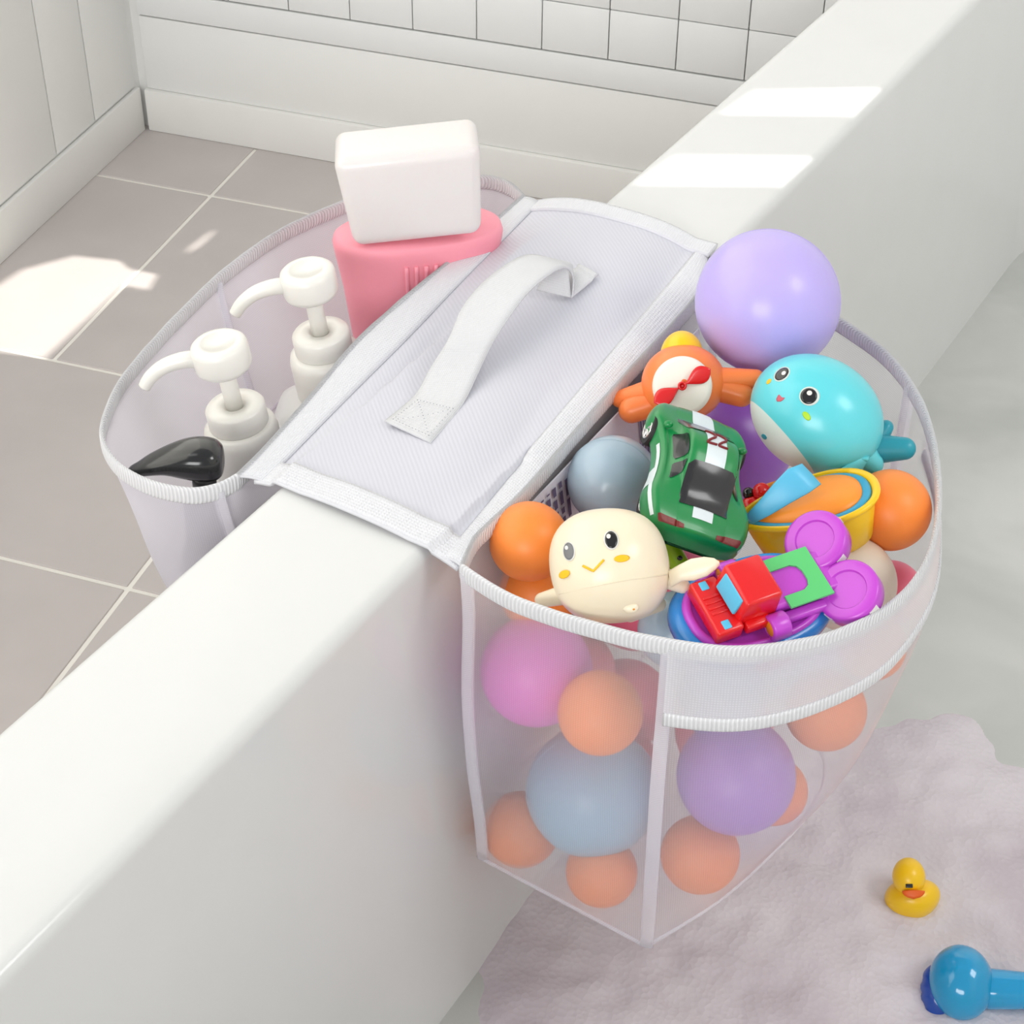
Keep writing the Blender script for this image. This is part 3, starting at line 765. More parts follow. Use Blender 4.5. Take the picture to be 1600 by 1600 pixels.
# ------------------------------------------------------------------ cream whale
T = Toy('toy_whale', 'cream wind-up whale bath toy with yellow smile at the near left of the pocket', 'toy whale', 955, 882, z=.008)
c = T.L(952, 884, 0); rot = Matrix.Rotation(math.radians(-20), 4, 'Z'); r = (97, 92, 88); E_ = (c, r, rot)
bm = bmesh.new(); ell(bm, (0, 0, 0), r, 72, 48, rot=None)
for v in bm.verts:                   # squarer forehead and chin
    q = math.atan2(v.co.y, v.co.x); s = 1+.028*math.cos(4*(q+.35)); v.co.x *= s; v.co.y *= s
bmesh.ops.transform(bm, matrix=Matrix.Translation(c) @ rot, verts=bm.verts); T.add('body', bm, 'cream')
r = (98, 93, 88); E_ = (c, r, rot)
x, y = lo(955, 845); face_mark('eye_rim', oval(x, y, 11.5, 15, .15), 'white', 1.0); face_mark('eye', oval(x, y, 9.3, 12.8, .15), 'black', 1.8); face_mark('eye_glint', oval(x-4, y+5, 3.2, 3.4), 'white', 2.6)
x, y = lo(891, 862); face_mark('eye_rim', oval(x, y, 9.5, 15, .05), 'white', 1.0); face_mark('eye', oval(x, y, 7.7, 13, .05), 'eyegrey', 1.8); face_mark('eye_glint', oval(x-3, y+5, 2.4, 3.2), 'white', 2.6)
x, y = lo(971, 873); face_mark('cheek', oval(x, y, 12, 5.4, .1), 'cheek', 1.2)
x, y = lo(883.5, 897); face_mark('cheek', oval(x, y, 8.6, 6, .45), 'cheek', 1.2)
bm = bmesh.new(); path = []
for i in range(9):
    t = i/8; q = (912+16*t*2, 884+8*t*2) if t < .5 else (928+16*(t-.5)*2, 892-17*(t-.5)*2)
    path.append(on_ell(c, r, rot, *lo(*q), .8)[0])
tube(bm, path, 1.9, seg=8); T.add('mouth', bm, 'cheek')
bm = bmesh.new(); path = [on_ell(c, (97, 92, 88), rot, *lo(862+185*i/30, 931-34*i/30-4*math.sin(PI*i/30)), .15)[0] for i in range(2, 30)]
tube(bm, path, .8, seg=6); T.add('mould_seam', bm, 'cream')
p, n = on_ell(c, r, rot, *lo(985, 949), -2)
bm = bmesh.new(); ell(bm, p, (13, 9, 7)); T.add('snout', bm, 'cream')
bm = bmesh.new(); ell(bm, p+n*6+Vector((2, 2, 0)), (4, 3, 2.5)); T.add('water_hole', bm, 'hub')
bm = bmesh.new(); rings = []
for i, (x, y, w, z) in enumerate(((1045, 905, 13, 20), (1062, 895, 13, 26), (1080, 890, 17, 32), (1100, 885, 15, 36), (1114, 881, 9, 38), (1121, 880, 3, 38))):
    cc = T.L(x, y, z); nn = Vector((-.15, 1, 0)); rings.append([cc+nn*w*math.cos(2*PI*j/18)+Vector((0, 0, 6))*math.sin(2*PI*j/18) for j in range(18)])
loft(bm, rings); T.add('fin', bm, 'cream')
bm = bmesh.new(); capsule(bm, T.L(1045, 905, 2), T.L(1066, 916, 2), 16, 12); T.add('fin_joint', bm, 'cream')
bm = bmesh.new(); capsule(bm, T.L(880, 930, -20), T.L(846, 938, -30), 16, 12); T.add('fin', bm, 'cream')
bm = bmesh.new(); capsule(bm, T.L(985, 960, -50), T.L(1030, 945, -50), 14, 12); T.add('tail', bm, 'cream')

# ------------------------------------------------------------------ green car
T = Toy('toy_car', 'small green racing car toy with pale stripe and number 22 on its roof', 'toy car', 1080, 752, z=.018)
W, Lh = 82, 136
# stations along the car, rear (-1) to nose (+1): half width, shoulder height, cabin half width, cabin height
st = [(-1.00, .52, 12, .30, 14), (-.97, .80, 38, .45, 41), (-.90, .96, 46, .50, 48), (-.72, 1.06, 53, .52, 54), (-.50, 1.08, 55, .54, 62), (-.25, .97, 53, .56, 84),
      (0.0, .90, 51, .57, 96), (.22, .90, 50, .56, 92), (.45, .97, 50, .56, 68), (.62, 1.05, 49, .58, 50), (.82, .97, 42, .55, 44), (.94, .82, 32, .45, 34), (1.0, .55, 14, .30, 16)]
def section(s):
    y, w, hb, cw, hc = s; w *= W; cb = W*cw*1.06; ct = W*cw*.86; up_ = max(hc-hb, 0)
    z0 = 6 if abs(y) < .99 else 8
    ctop = ct if up_ > 6 else cb*.9
    P_ = [(-w*.80, z0), (-w*.97, z0+4), (-w, hb*.45), (-w*.97, hb*.78), (-w*.88, hb*.97), (-max(cb, w*.76), hb), (-(cb+ctop)/2, (hb+hc)/2), (-ctop, hc-2*min(1, up_/20)), (-ctop*.5, hc+1.5), (0, hc+2.5)]
    P_ += [(-a, b) for a, b in reversed(P_[:-1])]
    return [Vector((a, y*Lh, b)) for a, b in P_]
SEC = [section(s) for s in st]
def carS(u, v):      # u in 0..18 across, v in 0..12 along
    cols = [cr(sec, u) for sec in SEC]; return cr(cols, v)
tilt = Matrix.Rotation(math.radians(-20), 4, 'Z') @ Matrix.Rotation(math.radians(20), 4, 'Y') @ Matrix.Rotation(math.radians(-44), 4, 'X')
off = Vector((-6, -8, -46))
def carT(p): return (tilt @ p)+off
def carN(u, v):
    e = .02; a = carS(min(u+e, 18), v)-carS(max(u-e, 0), v); b = carS(u, min(v+e, 12))-carS(u, max(v-e, 0)); n = a.cross(b); n.normalize()
    return n
bm = bmesh.new(); nu, nv = 90, 110; rings = [[carT(carS(18*i/nu, 12*j/nv)) for i in range(nu+1)] for j in range(nv+1)]
loft(bm, rings, closed=True); T.add('body', bm, 'green', angle=50)
def patch(name, poly, material, lift=.7, nn=10):
    """poly: 4 corners (u,v); bilinear patch following the bodywork"""
    bm = bmesh.new(); g0 = []; 
    sgn = 1 if carN(9, 6).z > 0 else -1
    for i in range(nn+1):
        row = []
        for j in range(nn+1):
            a, b_ = i/nn, j/nn
            u = (poly[0][0]*(1-a)+poly[1][0]*a)*(1-b_)+(poly[3][0]*(1-a)+poly[2][0]*a)*b_
            v = (poly[0][1]*(1-a)+poly[1][1]*a)*(1-b_)+(poly[3][1]*(1-a)+poly[2][1]*a)*b_
            # rounded corners
            row.append(bm.verts.new(carT(carS(u, v)+carN(u, v)*sgn*lift)))
        g0.append(row)
    for i in range(nn):
        for j in range(nn):
            if (i in (0, nn-1)) and (j in (0, nn-1)) and lift > .8: 
                vs = [g0[i][j], g0[i+1][j], g0[i+1][j+1], g0[i][j+1]]
                k = {(0, 0): 0, (nn-1, 0): 1, (nn-1, nn-1): 2, (0, nn-1): 3}[(i, j)]; vs.pop(k); bm.faces.new(vs); continue
            bm.faces.new((g0[i][j], g0[i+1][j], g0[i+1][j+1], g0[i][j+1]))
    bmesh.ops.delete(bm, geom=[v for v in bm.verts if not v.link_faces], context='VERTS')
    T.add(name, bm, material)
patch('racing_stripe', [(8.15, 2.6), (9.85, 2.6), (9.85, 11), (8.15, 11)], 'stripe', .6, 40)
patch('rear_window', [(6.4, 3.25), (11.6, 3.25), (11.0, 5.25), (7.0, 5.25)], 'glassblack', 1.4)
patch('windscreen', [(6.9, 7.3), (11.1, 7.3), (11.7, 8.9), (6.3, 8.9)], 'glassblack', 1.4)
patch('side_window', [(5.25, 5.7), (5.15, 7.5), (6.55, 7.1), (6.75, 5.6)], 'glassblack', 1.2)
patch('side_window', [(5.2, 4.5), (5.25, 5.45), (6.7, 5.35), (6.1, 4.9)], 'glassblack', 1.2)
patch('side_window', [(12.75, 5.7), (12.85, 7.5), (11.45, 7.1), (11.25, 5.6)], 'glassblack', 1.2)
patch('side_window', [(12.8, 4.5), (12.75, 5.45), (11.3, 5.35), (11.9, 4.9)], 'glassblack', 1.2)
patch('tail_light', [(3.7, 1.5), (7.6, 1.3), (7.6, 2.0), (4.0, 2.3)], 'maroon', 1.1)
patch('tail_light', [(10.4, 1.3), (14.3, 1.5), (14.0, 2.3), (10.4, 2.0)], 'maroon', 1.1)
patch('side_stripe', [(2.9, 2.2), (3.4, 2.2), (3.1, 7), (2.6, 7)], 'stripe', .6)
patch('side_stripe', [(14.9, 1.6), (15.6, 1.6), (15.4, 6), (14.9, 6)], 'stripe', .6)
patch('side_panel', [(1.8, 4.2), (3.1, 4.2), (3.1, 5.4), (1.8, 5.4)], 'stripe', .7)
# number 22 on the front of the roof
SEG2 = [(0, 1), (.5, 1.0), (1, .8), (.9, .55), (.4, .3), (0, 0), (1, 0)]
sgn = 1 if carN(9, 6).z > 0 else -1
for u0 in (8.15, 9.1):
    bm = bmesh.new(); path = []
    for a, b_ in SEG2:
        u, v = u0+.75*a, 6.3+1.0*b_; path.append(carT(carS(u, v)+carN(u, v)*sgn*1.6))
    path = smoothpath(path, 4); tube(bm, path, 2.1, seg=8); T.add('number', bm, 'digit')
for sx in (-1, 1):
    bm = bmesh.new(); p = carS(5.2 if sx < 0 else 12.8, 7.9)+Vector((sx*9, 0, 6)); ell(bm, carT(p), (8, 6, 5.5)); T.add('side_mirror', bm, 'green')
    for y in (-.56, .56):
        t = bmesh.new(); n = 36; rings = []
        for (r_, x_) in ((.1, 58), (26, 58), (28, 62), (28, 79), (26, 82), (19, 82), (18, 80), (.1, 80)):
            rings.append([carT(Vector((sx*x_, y*Lh+r_*math.cos(2*PI*j/n), 16+r_*math.sin(2*PI*j/n)))) for j in range(n)])
        loft(t, rings); wheel = T.add('wheel', t, 'tyre', angle=40)
        t = bmesh.new()
        for q in range(6):
            a = PI/3*q; e0 = Vector((sx*81.5, y*Lh, 16)); 
            capsule(t, carT(e0), carT(e0+Vector((0, 15*math.cos(a), 15*math.sin(a)))), 2.4, 2.8, 8)
        tube(t, [carT(Vector((sx*81.5, y*Lh+16*math.cos(2*PI*j/24), 16+16*math.sin(2*PI*j/24)))) for j in range(24)], 2, seg=8, closed=True)
        T.add('hubcap', t, 'chrome', parent=wheel)

# ------------------------------------------------------------------ yellow boat
T = Toy('toy_boat', 'yellow boat bath toy with blue ringed orange deck beside the right orange ball', 'toy boat', 1265, 808, z=-.002)
# deck plane: long axis to the screen right-and-up, tilted away
bt = Matrix.Rotation(math.radians(15), 4, 'Z') @ Matrix.Rotation(math.radians(-55), 4, 'X')
def bo(x, y, z): return (bt @ Vector((x, y, z)))+Vector((-2, 20, -10))
def outline(s, n=48, x0=0):
    out = []
    for i in range(n):
        q = 2*PI*i/n; cx, sx = math.cos(q), math.sin(q)
        x = 112*s*cx; taper = .78+.22*cx; out.append((x+x0, 86*s*math.copysign(abs(sx)**.9, sx)*taper))
    return out
bm = bmesh.new(); prof = [(.50, -78), (.70, -78), (.78, -72), (.88, -30), (.93, -4), (1.0, -2), (1.02, 3), (.99, 7), (.93, 7), (.90, 2), (.89, -4), (.5, -4)]
loft(bm, [[bo(x, y, z) for x, y in outline(s)] for s, z in prof]); T.add('hull', bm, 'yellow', angle=60)
bm = bmesh.new(); loft(bm, [[bo(x, y, z) for x, y in outline(s)] for s, z in [(.895, -4), (.895, 3), (.87, 5), (.79, 6), (.75, 4)]]); T.add('deck_ring', bm, 'deckblue')
bm = bmesh.new(); loft(bm, [[bo(x-8*(1-s), y, z) for x, y in outline(s)] for s, z in [(.79, 2), (.78, 8), (.70, 13), (.5, 18), (.3, 21), (.1, 22), (.01, 22)]]); T.add('deck', bm, 'deckorange')
bm = bmesh.new(); rings = []
for (x, y, w, z) in ((1172, 812, 9, 30), (1195, 795, 14, 40), (1222, 772, 20, 46), (1248, 752, 25, 46), (1268, 741, 22, 38)):
    cc = T.L(x, y, z-12); n = Vector((.62, .25, -.75)).normalized(); d_ = Vector((.45, .6, .66)).normalized()
    n = Vector((.66, -.72, -.1)).normalized()
    rings.append([cc+n*w*math.cos(2*PI*j/16)+Vector((.1, .1, 1))*3*math.sin(2*PI*j/16) for j in range(16)])
loft(bm, rings); T.add('windscreen', bm, 'lightblue')

# ------------------------------------------------------------------ purple and red truck on a blue float
T = Toy('toy_truck', 'red and purple truck bath toy on a blue float by the near rim', 'toy truck', 1205, 925, z=-.001)
tt = Matrix.Translation((0, -8, 0)) @ Matrix.Rotation(math.radians(31), 4, 'Z') @ Matrix.Rotation(math.radians(-24), 4, 'X') @ Matrix.Rotation(math.radians(27), 4, 'Y') @ Matrix.Scale(1.1, 4)
# local truck: +x = towards the rear wheels (screen right), y up the screen, z up
def tk(x, y, z): return (tt @ Vector((x, y, z)))
def tkbox(name, x0, x1, y0, y1, z0, z1, material, bev=4, parent=None, taper=None):
    bm = bmesh.new(); box(bm, ((x0+x1)/2, (y0+y1)/2, (z0+z1)/2), (x1-x0, y1-y0, z1-z0), bev=bev)
    if taper: taper(bm)
    for v in bm.verts: v.co = tk(*v.co)
    return T.add(name, bm, material, parent=parent, angle=50)
def tkell(s, z, cx=-30, a=122, b=80, n=56): return [tk(cx+a*s*math.copysign(abs(math.cos(2*PI*i/n))**.8, math.cos(2*PI*i/n)), b*s*math.copysign(abs(math.sin(2*PI*i/n))**.8, math.sin(2*PI*i/n)), z) for i in range(n)]
bm = bmesh.new(); loft(bm, [tkell(s, z) for s, z in [(.5, -52), (.75, -50), (.92, -40), (1.0, -24), (1.0, -10), (.95, -1), (.86, 1), (.5, 1)]]); T.add('float', bm, 'truckblue')
bm = bmesh.new(); loft(bm, [tkell(s, z) for s, z in [(.86, -2), (.86, 5), (.82, 8), (.77, 8), (.75, 4), (.5, 4), (.02, 4)]]); T.add('tray', bm, 'truckpurple')
tkbox('chassis', -40, 96, -34, 34, 4, 30, 'truckpurple', 6)
tkbox('chassis_rail', -20, 100, -52, -36, 4, 18, 'truckpurple', 4)
tkbox('chassis_rail', -20, 100, 36, 52, 4, 18, 'truckpurple', 4)
def tp(bm):
    for v in bm.verts:
        if v.co.z > 38 and v.co.x < -50: v.co.x += (v.co.z-38)*.35
tkbox('cab', -84, -16, -36, 36, 8, 72, 'red', 5, taper=tp)
tkbox('bonnet', -116, -74, -46, 46, 6, 34, 'red', 5)
tkbox('cab_step', -70, -30, -48, -34, 10, 28, 'red', 4); tkbox('cab_step', -70, -30, 34, 48, 10, 28, 'red', 4)
bm = bmesh.new(); box(bm, (0, 0, 0), (6, 50, 31), bev=2)
mt = Matrix.Translation((-77.5, 0, 52)) @ Matrix.Rotation(math.radians(19), 4, 'Y'); bmesh.ops.transform(bm, matrix=mt, verts=bm.verts)
for v in bm.verts: v.co = tk(*v.co)
T.add('windscreen', bm, 'lightblue', angle=50)
for y in (-34, 34): tkbox('headlight', -104, -92, y-7, y+7, 32, 35.5, 'lightblue', 1.5)
for k in range(4): tkbox('grille_bar', -110, -84, -15+k*9, -11+k*9, 32, 36, 'red', 1.2)
# mint U-shaped plate
bm = bmesh.new()
U_ = [(2, -42), (72, -42), (72, 42), (2, 42), (2, 22), (34, 22), (43, 17), (47, 8), (47, -8), (43, -17), (34, -22), (2, -22)]
fs = bm.faces.new([bm.verts.new(tk(x, y, 33)) for x, y in U_]); fs2 = bmesh.ops.extrude_face_region(bm, geom=[fs])
for v in [q for q in fs2['geom'] if isinstance(q, bmesh.types.BMVert)]: v.co += (tt.to_3x3() @ Vector((0, 0, -4)))
T.add('bed_plate', bm, 'mint', smooth=False)
def tkwheel(name, cx, cy, cz, r_, w, material, hubm, axis='y', hub_r=.45, parent=None):
    A_ = Vector((-1, 0, 0)) if axis == 'x' else Vector((-.50, .05, .80)).normalized()
    B_ = Vector((0, 1, 0)); B_ = (B_-A_*B_.dot(A_)).normalized(); C_ = A_.cross(B_); c_ = Vector((cx, cy, cz))
    bm = bmesh.new(); n = 44; rings = []
    for (q, h_) in ((.05, -w), (.88, -w), (.96, -w*.92), (1, -w*.78), (1, w*.78), (.96, w*.92), (.88, w), (.64, w), (.60, w*.82), (.05, w*.82)):
        rings.append([tk(*(c_+A_*h_+(B_*math.cos(2*PI*j/n)+C_*math.sin(2*PI*j/n))*r_*q)) for j in range(n)])
    loft(bm, rings); o = T.add(name, bm, material, angle=50)
    if hubm:
        bm = bmesh.new(); ell(bm, (0, 0, 0), (hub_r*r_, hub_r*r_, 2.5), 24, 12)
        mt = Matrix.Translation(c_+A_*w*.85) @ Matrix((B_, C_, A_)).transposed().to_4x4(); bmesh.ops.transform(bm, matrix=tt @ mt, verts=bm.verts); T.add('hub', bm, hubm, parent=o)
    return o, (A_, B_, C_, c_)
tkwheel('front_wheel', -24, -54, 18, 19, 14, 'truckpurple', 'hub', axis='x', hub_r=.68)
tkwheel('front_wheel', -48, 50, 18, 17, 14, 'truckpurple', 'hub', axis='x', hub_r=.68)
for cy in (46, -46):
    wh, (A_, B_, C_, c_) = tkwheel('rear_wheel', 98, cy, 22, 46, 17, 'truckpurple', None)
    for a in (-70, 20, 110, 200):
        a_ = math.radians(a); D_ = B_*math.cos(a_)+C_*math.sin(a_); E_2 = A_.cross(D_)
        bm = bmesh.new(); box(bm, (0, 0, 0), (1.6, 15, 15)); mt = Matrix.Translation(c_+D_*46) @ Matrix((D_, E_2, A_)).transposed().to_4x4()
        bmesh.ops.transform(bm, matrix=tt @ mt, verts=bm.verts)
        T.add('tread_mark', bm, 'white', parent=wh, smooth=False)

# ------------------------------------------------------------------ small toys glimpsed between the others
T = Toy('toy_figure', 'small red and black toy peeping out between the green car and yellow boat', 'toy figure', 1186, 775, z=-.018)
bm = bmesh.new(); ell(bm, T.L(1190, 768, 4), 14); T.add('head', bm, 'red')
bm = bmesh.new(); ell(bm, T.L(1178, 790, -4), (20, 17, 16)); T.add('body', bm, 'red')
bm = bmesh.new(); ell(bm, T.L(1170, 771, -2), (10, 10, 9)); T.add('antenna', bm, 'black')
bm = bmesh.new(); capsule(bm, T.L(1200, 760, -12), T.L(1222, 752, -14), 5, 4); T.add('arm', bm, 'hub')
T = Toy('toy_figure', 'lime green toy limb showing between the cream whale and green car', 'toy figure', 1058, 868, z=-.012)
bm = bmesh.new(); capsule(bm, T.L(1042, 850, 0), T.L(1070, 895, -6), 17, 15); T.add('leg', bm, 'lime')
bm = bmesh.new(); capsule(bm, T.L(1030, 870, -14), T.L(1050, 900, -16), 16, 14); T.add('body', bm, 'lime')
bm = bmesh.new(); ell(bm, T.L(1062, 872, 10), (5, 4, 5)); T.add('knee_pin', bm, 'black')
bm = bmesh.new(); T = Toy('toy_saucer', 'flat red orange toy disc lying under the green car and yellow boat', 'toy disc', 1125, 895, z=-.034)
bm = bmesh.new(); ell(bm, T.L(1130, 897, 0), (72, 26, 24), rot=Matrix.Rotation(-.1, 4, 'Z')); T.add('disc', bm, 'toyorange')
ball('pale turquoise ball under the blue float of the truck', 1058, 985, 62, 'greyblue', GB, z=-.045)

# ------------------------------------------------------------------ bottles in the outer pocket
def pump(label, px, py, z, k=1.0, lean=.13, spout=178):
    T = Toy('pump_bottle', label, 'pump bottle', px, py, z=z, upright=True, group='white pump bottles in the outer pocket')
    m_ = .001/T.k     # 1 mm in model units
    S = Matrix.Rotation(lean, 4, 'Y').inverted()
    def A(name, bm, mt, parent=None, **kw):
        bmesh.ops.transform(bm, matrix=Matrix.Scale(m_*k, 4), verts=bm.verts); bmesh.ops.transform(bm, matrix=S, verts=bm.verts)
        return T.add(name, bm, mt, parent, **kw)
    # z=0 is the top of the upper collar
    bm = bmesh.new(); rings = []
    for s, z_ in ((.2, -150), (.93, -150), (1, -146), (1, -62), (.97, -54), (.86, -46), (.66, -42), (.5, -41)):
        rings.append([Vector((38*s*math.copysign(abs(math.cos(2*PI*i/56))**.6, math.cos(2*PI*i/56))-0, 24*s*math.copysign(abs(math.sin(2*PI*i/56))**.6, math.sin(2*PI*i/56)), z_)) for i in range(56)])
    loft(bm, rings); A('body', bm, 'bottle')
    bm = bmesh.new(); lathe(bm, [(.1, -42), (19, -42), (20.2, -39), (20.4, -18), (19.4, -13.5), (17.2, -12.4), (.1, -12.4)], seg=56); A('collar', bm, 'white')
    bm = bmesh.new(); lathe(bm, [(.1, -12.6), (15.6, -12.6), (16.2, -11.6), (16.2, -1.6), (14.9, 0), (6.4, 0), (5.6, -1.4), (.1, -1.4)], seg=56); A('collar_ring', bm, 'white')
    bm = bmesh.new(); lathe(bm, [(.1, -3), (4.7, -3), (4.7, 26), (.1, 26)], seg=32); A('stem', bm, 'white')
    bm = bmesh.new(); lathe(bm, [(.1, 23), (9, 23), (13.2, 23.6), (14.7, 25), (15.3, 27), (15.3, 36.5), (14.8, 38.6), (13.4, 39.9), (11.5, 40.4), (9.2, 40.5), (8.8, 39.9), (.1, 39.9)], seg=56)
    A('pump_head', bm, 'white')
    a = math.radians(spout); d = Vector((math.cos(a), math.sin(a), 0))
    path = smoothpath([d*10+Vector((0, 0, 32)), d*20+Vector((0, 0, 33.5)), d*30+Vector((0, 0, 32.0)), d*38+Vector((0, 0, 27.5)), d*43+Vector((0, 0, 22))], 6)
    bm = bmesh.new(); tube(bm, path, [4.8-1.5*i/len(path) for i in range(len(path))], seg=20); A('spout', bm, 'white')
    return T
pump('white pump bottle between the black pump and the other white pump', 366, 632, -.012, k=1.0, spout=190)
pump('white pump bottle standing next to the pink bottle', 500, 517, -.012, k=1.02, spout=192)

T = Toy('capped_bottle', 'pink oval bottle with a milky square cap at the far end of the pocket', 'bottle', 655, 362, z=.012, upright=True)
m_ = .001/T.k
bm = bmesh.new(); rings = []
def pk(s, z_, n=64, a=51, b=25): return [Vector((a*s*math.copysign(abs(math.cos(2*PI*i/n))**.85, math.cos(2*PI*i/n)), b*s*math.copysign(abs(math.sin(2*PI*i/n))**.85, math.sin(2*PI*i/n)), z_))*m_ for i in range(n)]
for s, z_ in ((.3, -150), (.60, -150), (.64, -147), (.76, -100), (.90, -35), (.985, -9), (.995, -5), (.975, -1.5), (.93, 0), (.5, .8), (.05, 1)): rings.append(pk(s, z_))
loft(bm, rings); bmesh.ops.rotate(bm, cent=(0, 0, 0), matrix=Matrix.Rotation(math.radians(13), 3, 'Z'), verts=bm.verts); bmesh.ops.translate(bm, vec=(-1*m_, 5.5*m_, 0), verts=bm.verts); T.add('body', bm, 'pink', angle=70)
bm = bmesh.new()
for i in range(5):
    x = -12+i*6.0; s_ = lambda z_: .90+.095*(z_+35)/30
    path = [Vector((x*s_(z_), -25.3*s_(z_)*(max(0, 1-abs(x/51)**2.2))**.5-.3, z_))*m_ for z_ in (-34, -28, -22, -16, -12)]
    tube(bm, path, 1.3*m_, seg=8)
bmesh.ops.rotate(bm, cent=(0, 0, 0), matrix=Matrix.Rotation(math.radians(13), 3, 'Z'), verts=bm.verts); bmesh.ops.translate(bm, vec=(-1*m_, 5.5*m_, 0), verts=bm.verts); T.add('grip_ribs', bm, 'pink')
bm = bmesh.new(); sx, sy, sz = 82, 40, 58
box(bm, (0, 0, sz/2), (sx, sy, sz), bev=7, seg=6)
for v in bm.verts:
    t = v.co.z/sz; v.co.x *= .90+.11*t; v.co.y *= .84+.20*t
rot_ = Matrix.Rotation(math.radians(-5), 4, 'Y') @ Matrix.Rotation(math.radians(4), 4, 'Z')
bmesh.ops.transform(bm, matrix=Matrix.Translation((-1, -3, 4.2)) @ rot_, verts=bm.verts)
bmesh.ops.transform(bm, matrix=Matrix.Scale(m_, 4), verts=bm.verts)
T.add('cap', bm, 'pinkcap', label='milky translucent square cap')

T = Toy('pump_bottle', 'smoky bottle with a glossy black pump at the near end of the outer pocket', 'pump bottle', 305, 752, z=-.012, upright=True)
m_ = .001/T.k
def A2(name, bm, mt, **kw):
    bmesh.ops.transform(bm, matrix=Matrix.Scale(m_, 4), verts=bm.verts); return T.add(name, bm, mt, **kw)
bm = bmesh.new(); lathe(bm, [(.1, -120), (21, -120), (23, -117), (23, -62), (20, -50), (12, -42), (9, -40), (.1, -40)], seg=48, c=(8, 9, 0)); A2('body', bm, 'greybottle')
bm = bmesh.new(); lathe(bm, [(.1, -42), (12.5, -42), (12.5, -14), (11, -12), (.1, -12)], seg=40, c=(4, 3, 0)); A2('collar', bm, 'black')
bm = bmesh.new(); lathe(bm, [(.1, -12), (6.5, -12), (6, 3), (.1, 3)], seg=32, c=(4, 3, 0)); A2('stem', bm, 'black')
bm = bmesh.new(); rings = []
for x, z_, w, h_ in ((15, 11, 3, 3), (14, 11, 8, 7), (10, 11.5, 11, 9.4), (3, 12, 12, 9.6), (-5, 12, 11, 8.4), (-14, 11, 9, 5.8), (-23, 8, 7, 4), (-29, 5.2, 5, 2.8), (-33, 3.4, 3.6, 2.2), (-35, 2, 1.5, 1.2)):
    rings.append([Vector((x, 3+w*math.copysign(abs(math.cos(2*PI*j/28))**.75, math.cos(2*PI*j/28)), z_+h_*math.copysign(abs(math.sin(2*PI*j/28))**.75, math.sin(2*PI*j/28)))) for j in range(28)])
sm = []
for i in range((len(rings)-1)*4+1): sm.append([cr([rg[j] for rg in rings], i/4) for j in range(28)])
loft(bm, sm); A2('pump_head', bm, 'black')

# ------------------------------------------------------------------ toys floating in the bath
T = Toy('rubber_duck', 'small yellow rubber duck with orange beak floating on the foam', 'rubber duck', 1425, 1400, p=Pz(1425, 1412, ZW+.010))
T.c = (1425, 1412)
bm = bmesh.new(); ell(bm, T.L(1426, 1404, -14), (43, 32, 40), 40, 28)
for v in bm.verts:
    if v.co.x > 15: v.co.y += (v.co.x-15)*.22
T.add('body', bm, 'yellow')
bm = bmesh.new(); ell(bm, T.L(1422, 1371, 12), (25.5, 30, 27), 40, 28); T.add('head', bm, 'yellow')
bm = bmesh.new(); rings = []
for t in range(7):
    q = t/6; w = 17*(1-q**2)**.5+.4; rings.append([T.L(1428, 1393+11*q, 32+2*q)+Vector((w*math.cos(2*PI*j/20), 1.5*math.sin(2*PI*j/20), 5*math.sin(2*PI*j/20)*(1-.6*q))) for j in range(20)])
loft(bm, rings); T.add('beak', bm, 'beak')
bm = bmesh.new(); box(bm, T.L(1422, 1385, 35.5), (11, 6.5, 4), bev=1.2); T.add('eye', bm, 'black')
T = Toy('bath_toy', 'glossy clear blue rounded bath toy floating below the rubber duck', 'bath toy', 1502, 1540, p=Pz(1502, 1540, ZW+.014))
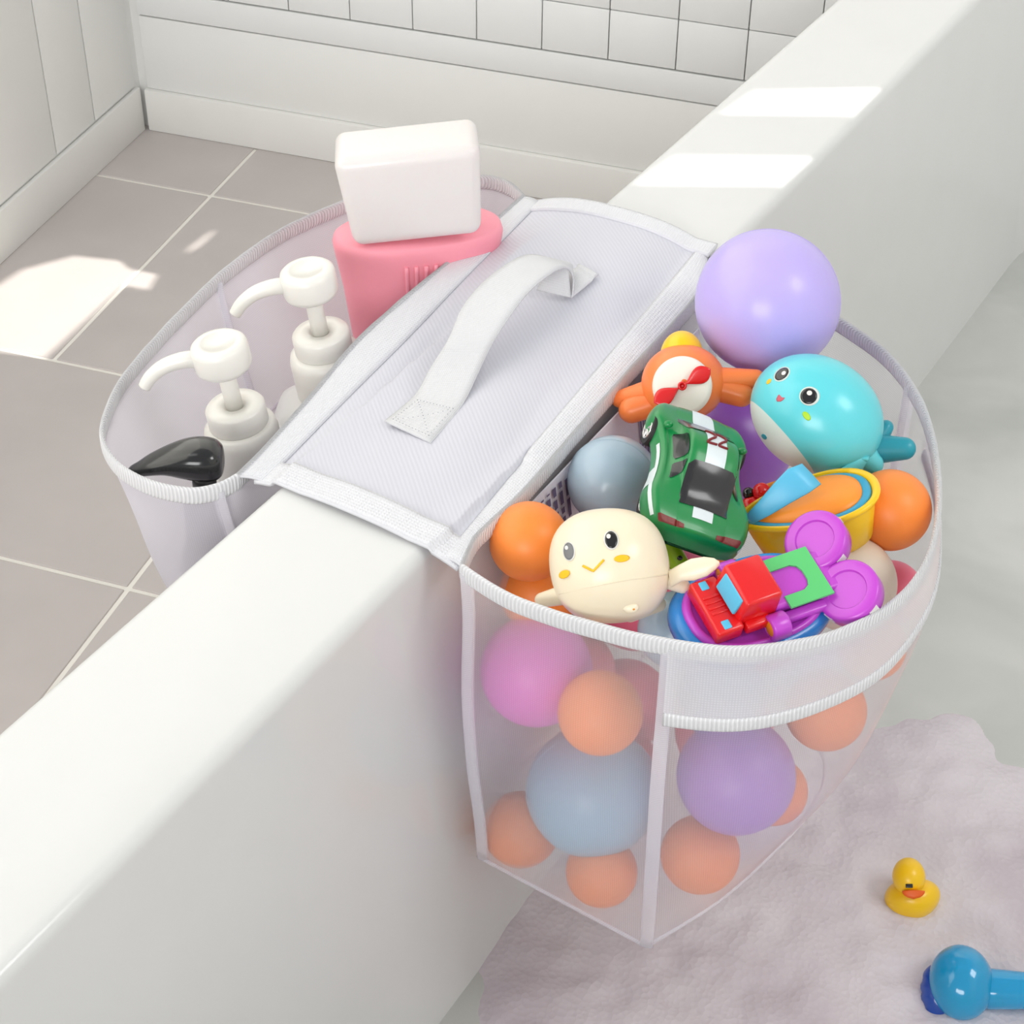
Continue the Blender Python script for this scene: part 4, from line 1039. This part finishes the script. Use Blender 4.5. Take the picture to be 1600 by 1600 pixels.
bm = bmesh.new(); ell(bm, T.L(1502, 1535, 0), (50, 58, 46), 48, 32); T.add('body', bm, 'cyan')
bm = bmesh.new(); ell(bm, T.L(1464, 1550, -8), (25, 44, 24), 48, 32)
for v in bm.verts:
    q = math.atan2(v.co.y-T.L(1464, 1550).y, v.co.x-T.L(1464, 1550).x); f_ = 1+.05*math.cos(9*q); v.co.x = T.L(1464, 0).x+(v.co.x-T.L(1464, 0).x)*f_
T.add('fin', bm, 'navy')
bm = bmesh.new(); capsule(bm, T.L(1545, 1545, -12), T.L(1610, 1548, -14), 32, 28); T.add('fin', bm, 'cyan')

# ------------------------------------------------------------------ light
w = bpy.data.worlds.new('sky'); scn.world = w; w.use_nodes = True
bg = w.node_tree.nodes['Background']; bg.inputs['Color'].default_value = (.96, .98, 1, 1); bg.inputs['Strength'].default_value = .58
def area(name, loc, target, size, power, col=(1, 1, 1)):
    l = bpy.data.lights.new(name, 'AREA'); l.shape = 'RECTANGLE'; l.size, l.size_y = size; l.energy = power; l.color = col
    o = bpy.data.objects.new(name, l); COL.objects.link(o); o.location = loc
    o.rotation_euler = (Vector(target)-Vector(loc)).to_track_quat('-Z', 'Y').to_euler(); return o
area('ceiling_lamp', (-1.0, .3, 2.3), (-.4, .7, .5), (.5, .5), 1.0)  # added soft fill from above left, no fixture there
area('ceiling_lamp', (.75, .8, 1.7), (-.4, .75, .45), (.5, .5), 5.2)  # added fill from the right for the inner tub wall, no fixture
area('window_light', (.8, -4.0, 2.2), (-.6, 1.2, .45), (2.4, 1.8), 92)  # added fill behind the camera to lift upright surfaces, no window there
sl = bpy.data.lights.new('sun', 'SUN'); sl.energy = 6.0; sl.angle = .003; sl.color = (1, .97, .9)
so = bpy.data.objects.new('sun', sl); COL.objects.link(so); so.location = (2, 0, 3); so.rotation_euler = SUN.to_track_quat('Z', 'Y').to_euler()
vs_ = scn.view_settings; vs_.view_transform = 'Standard'; vs_.look = 'None'; vs_.gamma = 1; vs_.exposure = 0; vs_.use_curve_mapping = False
scn.cycles.transparent_max_bounces = 24; scn.cycles.max_bounces = 10
